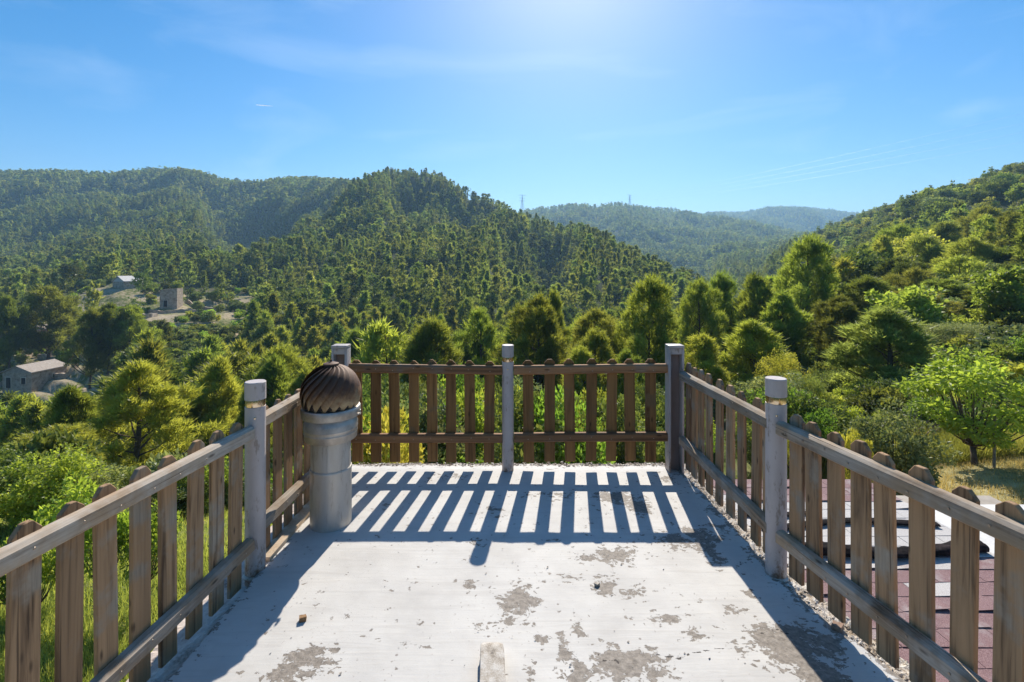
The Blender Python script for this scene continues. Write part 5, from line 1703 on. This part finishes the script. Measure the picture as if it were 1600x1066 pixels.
# undergrowth between the trees
c5 = np.vstack([scatter(14, 130, 2.1, -100, 1200, 12), scatter(15, 150, 1.9, 1200, 1740, 13)])
c5 = c5[visible(c5, 2, 1) & keep_out(c5, 0.0)]
g5 = np.random.default_rng(3)
c5 = c5[(g5.uniform(0, 1, len(c5)) < .92) & ~((pxof(c5) < 170) & (c5[:, 1] > 78))]
LOWB = [round_parts("undergrowth_leaves", 5, 3.0, .0, 26, 1500, .55, .36, mt, 70 + i, trunk=False)[1] for i, mt in enumerate([L_OAK, L_PINE, L_GREY, L_DARK])]
scatter_stuff("farm_scrub", cf, [round_parts("scrub_leaves", 5, 3.0, .0, 26, 1200, .6, .4, mt, 80 + i, trunk=False)[1] for i, mt in enumerate([L_BRIGHT, L_GREY, L_OAK, L_YOUNG])], 1.2, 3.0, 5, "low green scrub and orchard growth on the farm terraces", 9)
scatter_stuff("undergrowth", c5, LOWB, .9, 2.2, 5, "dense low scrub covering the ground between the trees", 8)

# ------------------------------------------------------------------ pylons and cables
def pylon(px, Y, base_py, top_py, label):
    x = at(px, Y); zt = EYE - (top_py - HZ) / F * Y; zb = min(gz(x, Y), zt - 30) if False else gz(x, Y)
    H = zt - zb
    root = empty("power_pylon", (x, Y, zb), label, "pylon", None, R(25))
    b = MB(); w0, w1 = H * .10, H * .02
    for sx in (-1, 1):
        for sy in (-1, 1): b.tube([(sx * w0, sy * w0, -2), (sx * w1, sy * w1, H * .75), (0, 0, H)], [.42, .36, .25], 4)
    for i in range(7):
        z0 = H * .75 * i / 7; z1 = H * .75 * (i + 1) / 7
        a0 = w0 + (w1 - w0) * i / 7; a1 = w0 + (w1 - w0) * (i + 1) / 7
        for s in (-1, 1):
            b.tube([(-a0, s * a0, z0), (a1, s * a1, z1)], .2, 4); b.tube([(a0, s * a0, z0), (-a1, s * a1, z1)], .2, 4)
    b.build("tower", STEEL, root)
    for f, L_ in ((.68, .20), (.82, .17), (.96, .22)):
        b = MB(); b.tube([(-L_ * H, 0, f * H), (0, 0, f * H + .5), (L_ * H, 0, f * H)], [.16, .4, .16], 4)
        b.tube([(-L_ * H, 0, f * H), (0, 0, f * H - 1.4), (L_ * H, 0, f * H)], [.16, .25, .16], 4)
        b.build("cross_arm", STEEL, root)
    return root


pylon(816, 1420, 330, 304, "left steel pylon, rising behind the central hill's right shoulder")
pylon(984, 1380, 322, 304, "right steel pylon, standing on the far ridge in the gap")
for i, (pa, pya, pb, pyb) in enumerate([(1720, 148, 984, 306), (1720, 166, 984, 309), (1720, 182, 984, 312), (1720, 200, 984, 315)]):
    Ya, Yb = 420.0, 1380.0
    A3 = Vector((at(pa, Ya), Ya, EYE - (pya - HZ) / F * Ya)); B3 = Vector((at(pb, Yb), Yb, EYE - (pyb - HZ) / F * Yb))
    pts = []
    for k in range(25):
        u = k / 24; p = A3.lerp(B3, u); p.z -= 4 * 9 * u * (1 - u); pts.append(p)
    b = MB(); b.tube(pts, .05, 4)
    o = b.build("power_cable", STEEL)
    tag(o, "thin power cable crossing the sky above the right hill, %s" % ["topmost", "second from top", "third from top", "lowest"][i], "cable", "power cables above the right hill")

# vapour trail
m, nt, bs = new_mat("vapour"); bs.inputs['Base Color'].default_value = (.9, .9, .9, 1); bs.inputs['Roughness'].default_value = 1
tl = N(nt, "ShaderNodeBsdfTranslucent"); tl.inputs[0].default_value = (.95, .95, .95, 1)
mx = N(nt, "ShaderNodeMixShader"); mx.inputs[0].default_value = .7
nt.links.new(bs.outputs[0], mx.inputs[1]); nt.links.new(tl.outputs[0], mx.inputs[2]); nt.links.new(mx.outputs[0], nt.nodes["Material Output"].inputs[0])
Yt = 16000.0
b = MB(); b.tube([(at(400, Yt), Yt, EYE + (420 - 164) / F * Yt), (at(412, Yt), Yt, EYE + (420 - 165) / F * Yt), (at(426, Yt), Yt, EYE + (420 - 166) / F * Yt)], [10, 16, 4], 8)
tag(b.build("vapour_trail", m), "tiny white aircraft trail in the blue sky at upper left", "vapour trail")

# ------------------------------------------------------------------ tell the last look-alikes apart by their order from the left
seen = {}
for o in list(COL.objects):
    if o.parent is None and "label" in o and "group" in o and o.get("kind") is None:
        seen.setdefault(o["label"], []).append(o)
ORD = ["leftmost", "second from left", "third from left", "fourth from left", "fifth from left", "sixth from left", "seventh from left", "eighth from left"]
for lab, os_ in seen.items():
    if 1 < len(os_) <= 8:
        os_.sort(key=lambda o: o.location.x / max(o.location.y, .1))
        for k, o in enumerate(os_): o["label"] = lab + ", " + ORD[k]

# ------------------------------------------------------------------ haze
b = MB(); b.box(0, 0, 190, 8000, 8000, 560)
hz = b.mesh("haze")
m = bpy.data.materials.new("haze_air"); m.use_nodes = True
nt = m.node_tree; nt.nodes.clear()
out = N(nt, "ShaderNodeOutputMaterial"); pv = N(nt, "ShaderNodeVolumePrincipled")
pv.inputs['Color'].default_value = (0.42, 0.70, 1.0, 1)
pv.inputs['Density'].default_value = 0.00027
pv.inputs['Anisotropy'].default_value = 0.25
nt.links.new(pv.outputs[0], out.inputs['Volume'])
ho = obj("haze", hz, m)
tag(ho, "thin blue haze filling the valley", kind="stuff")
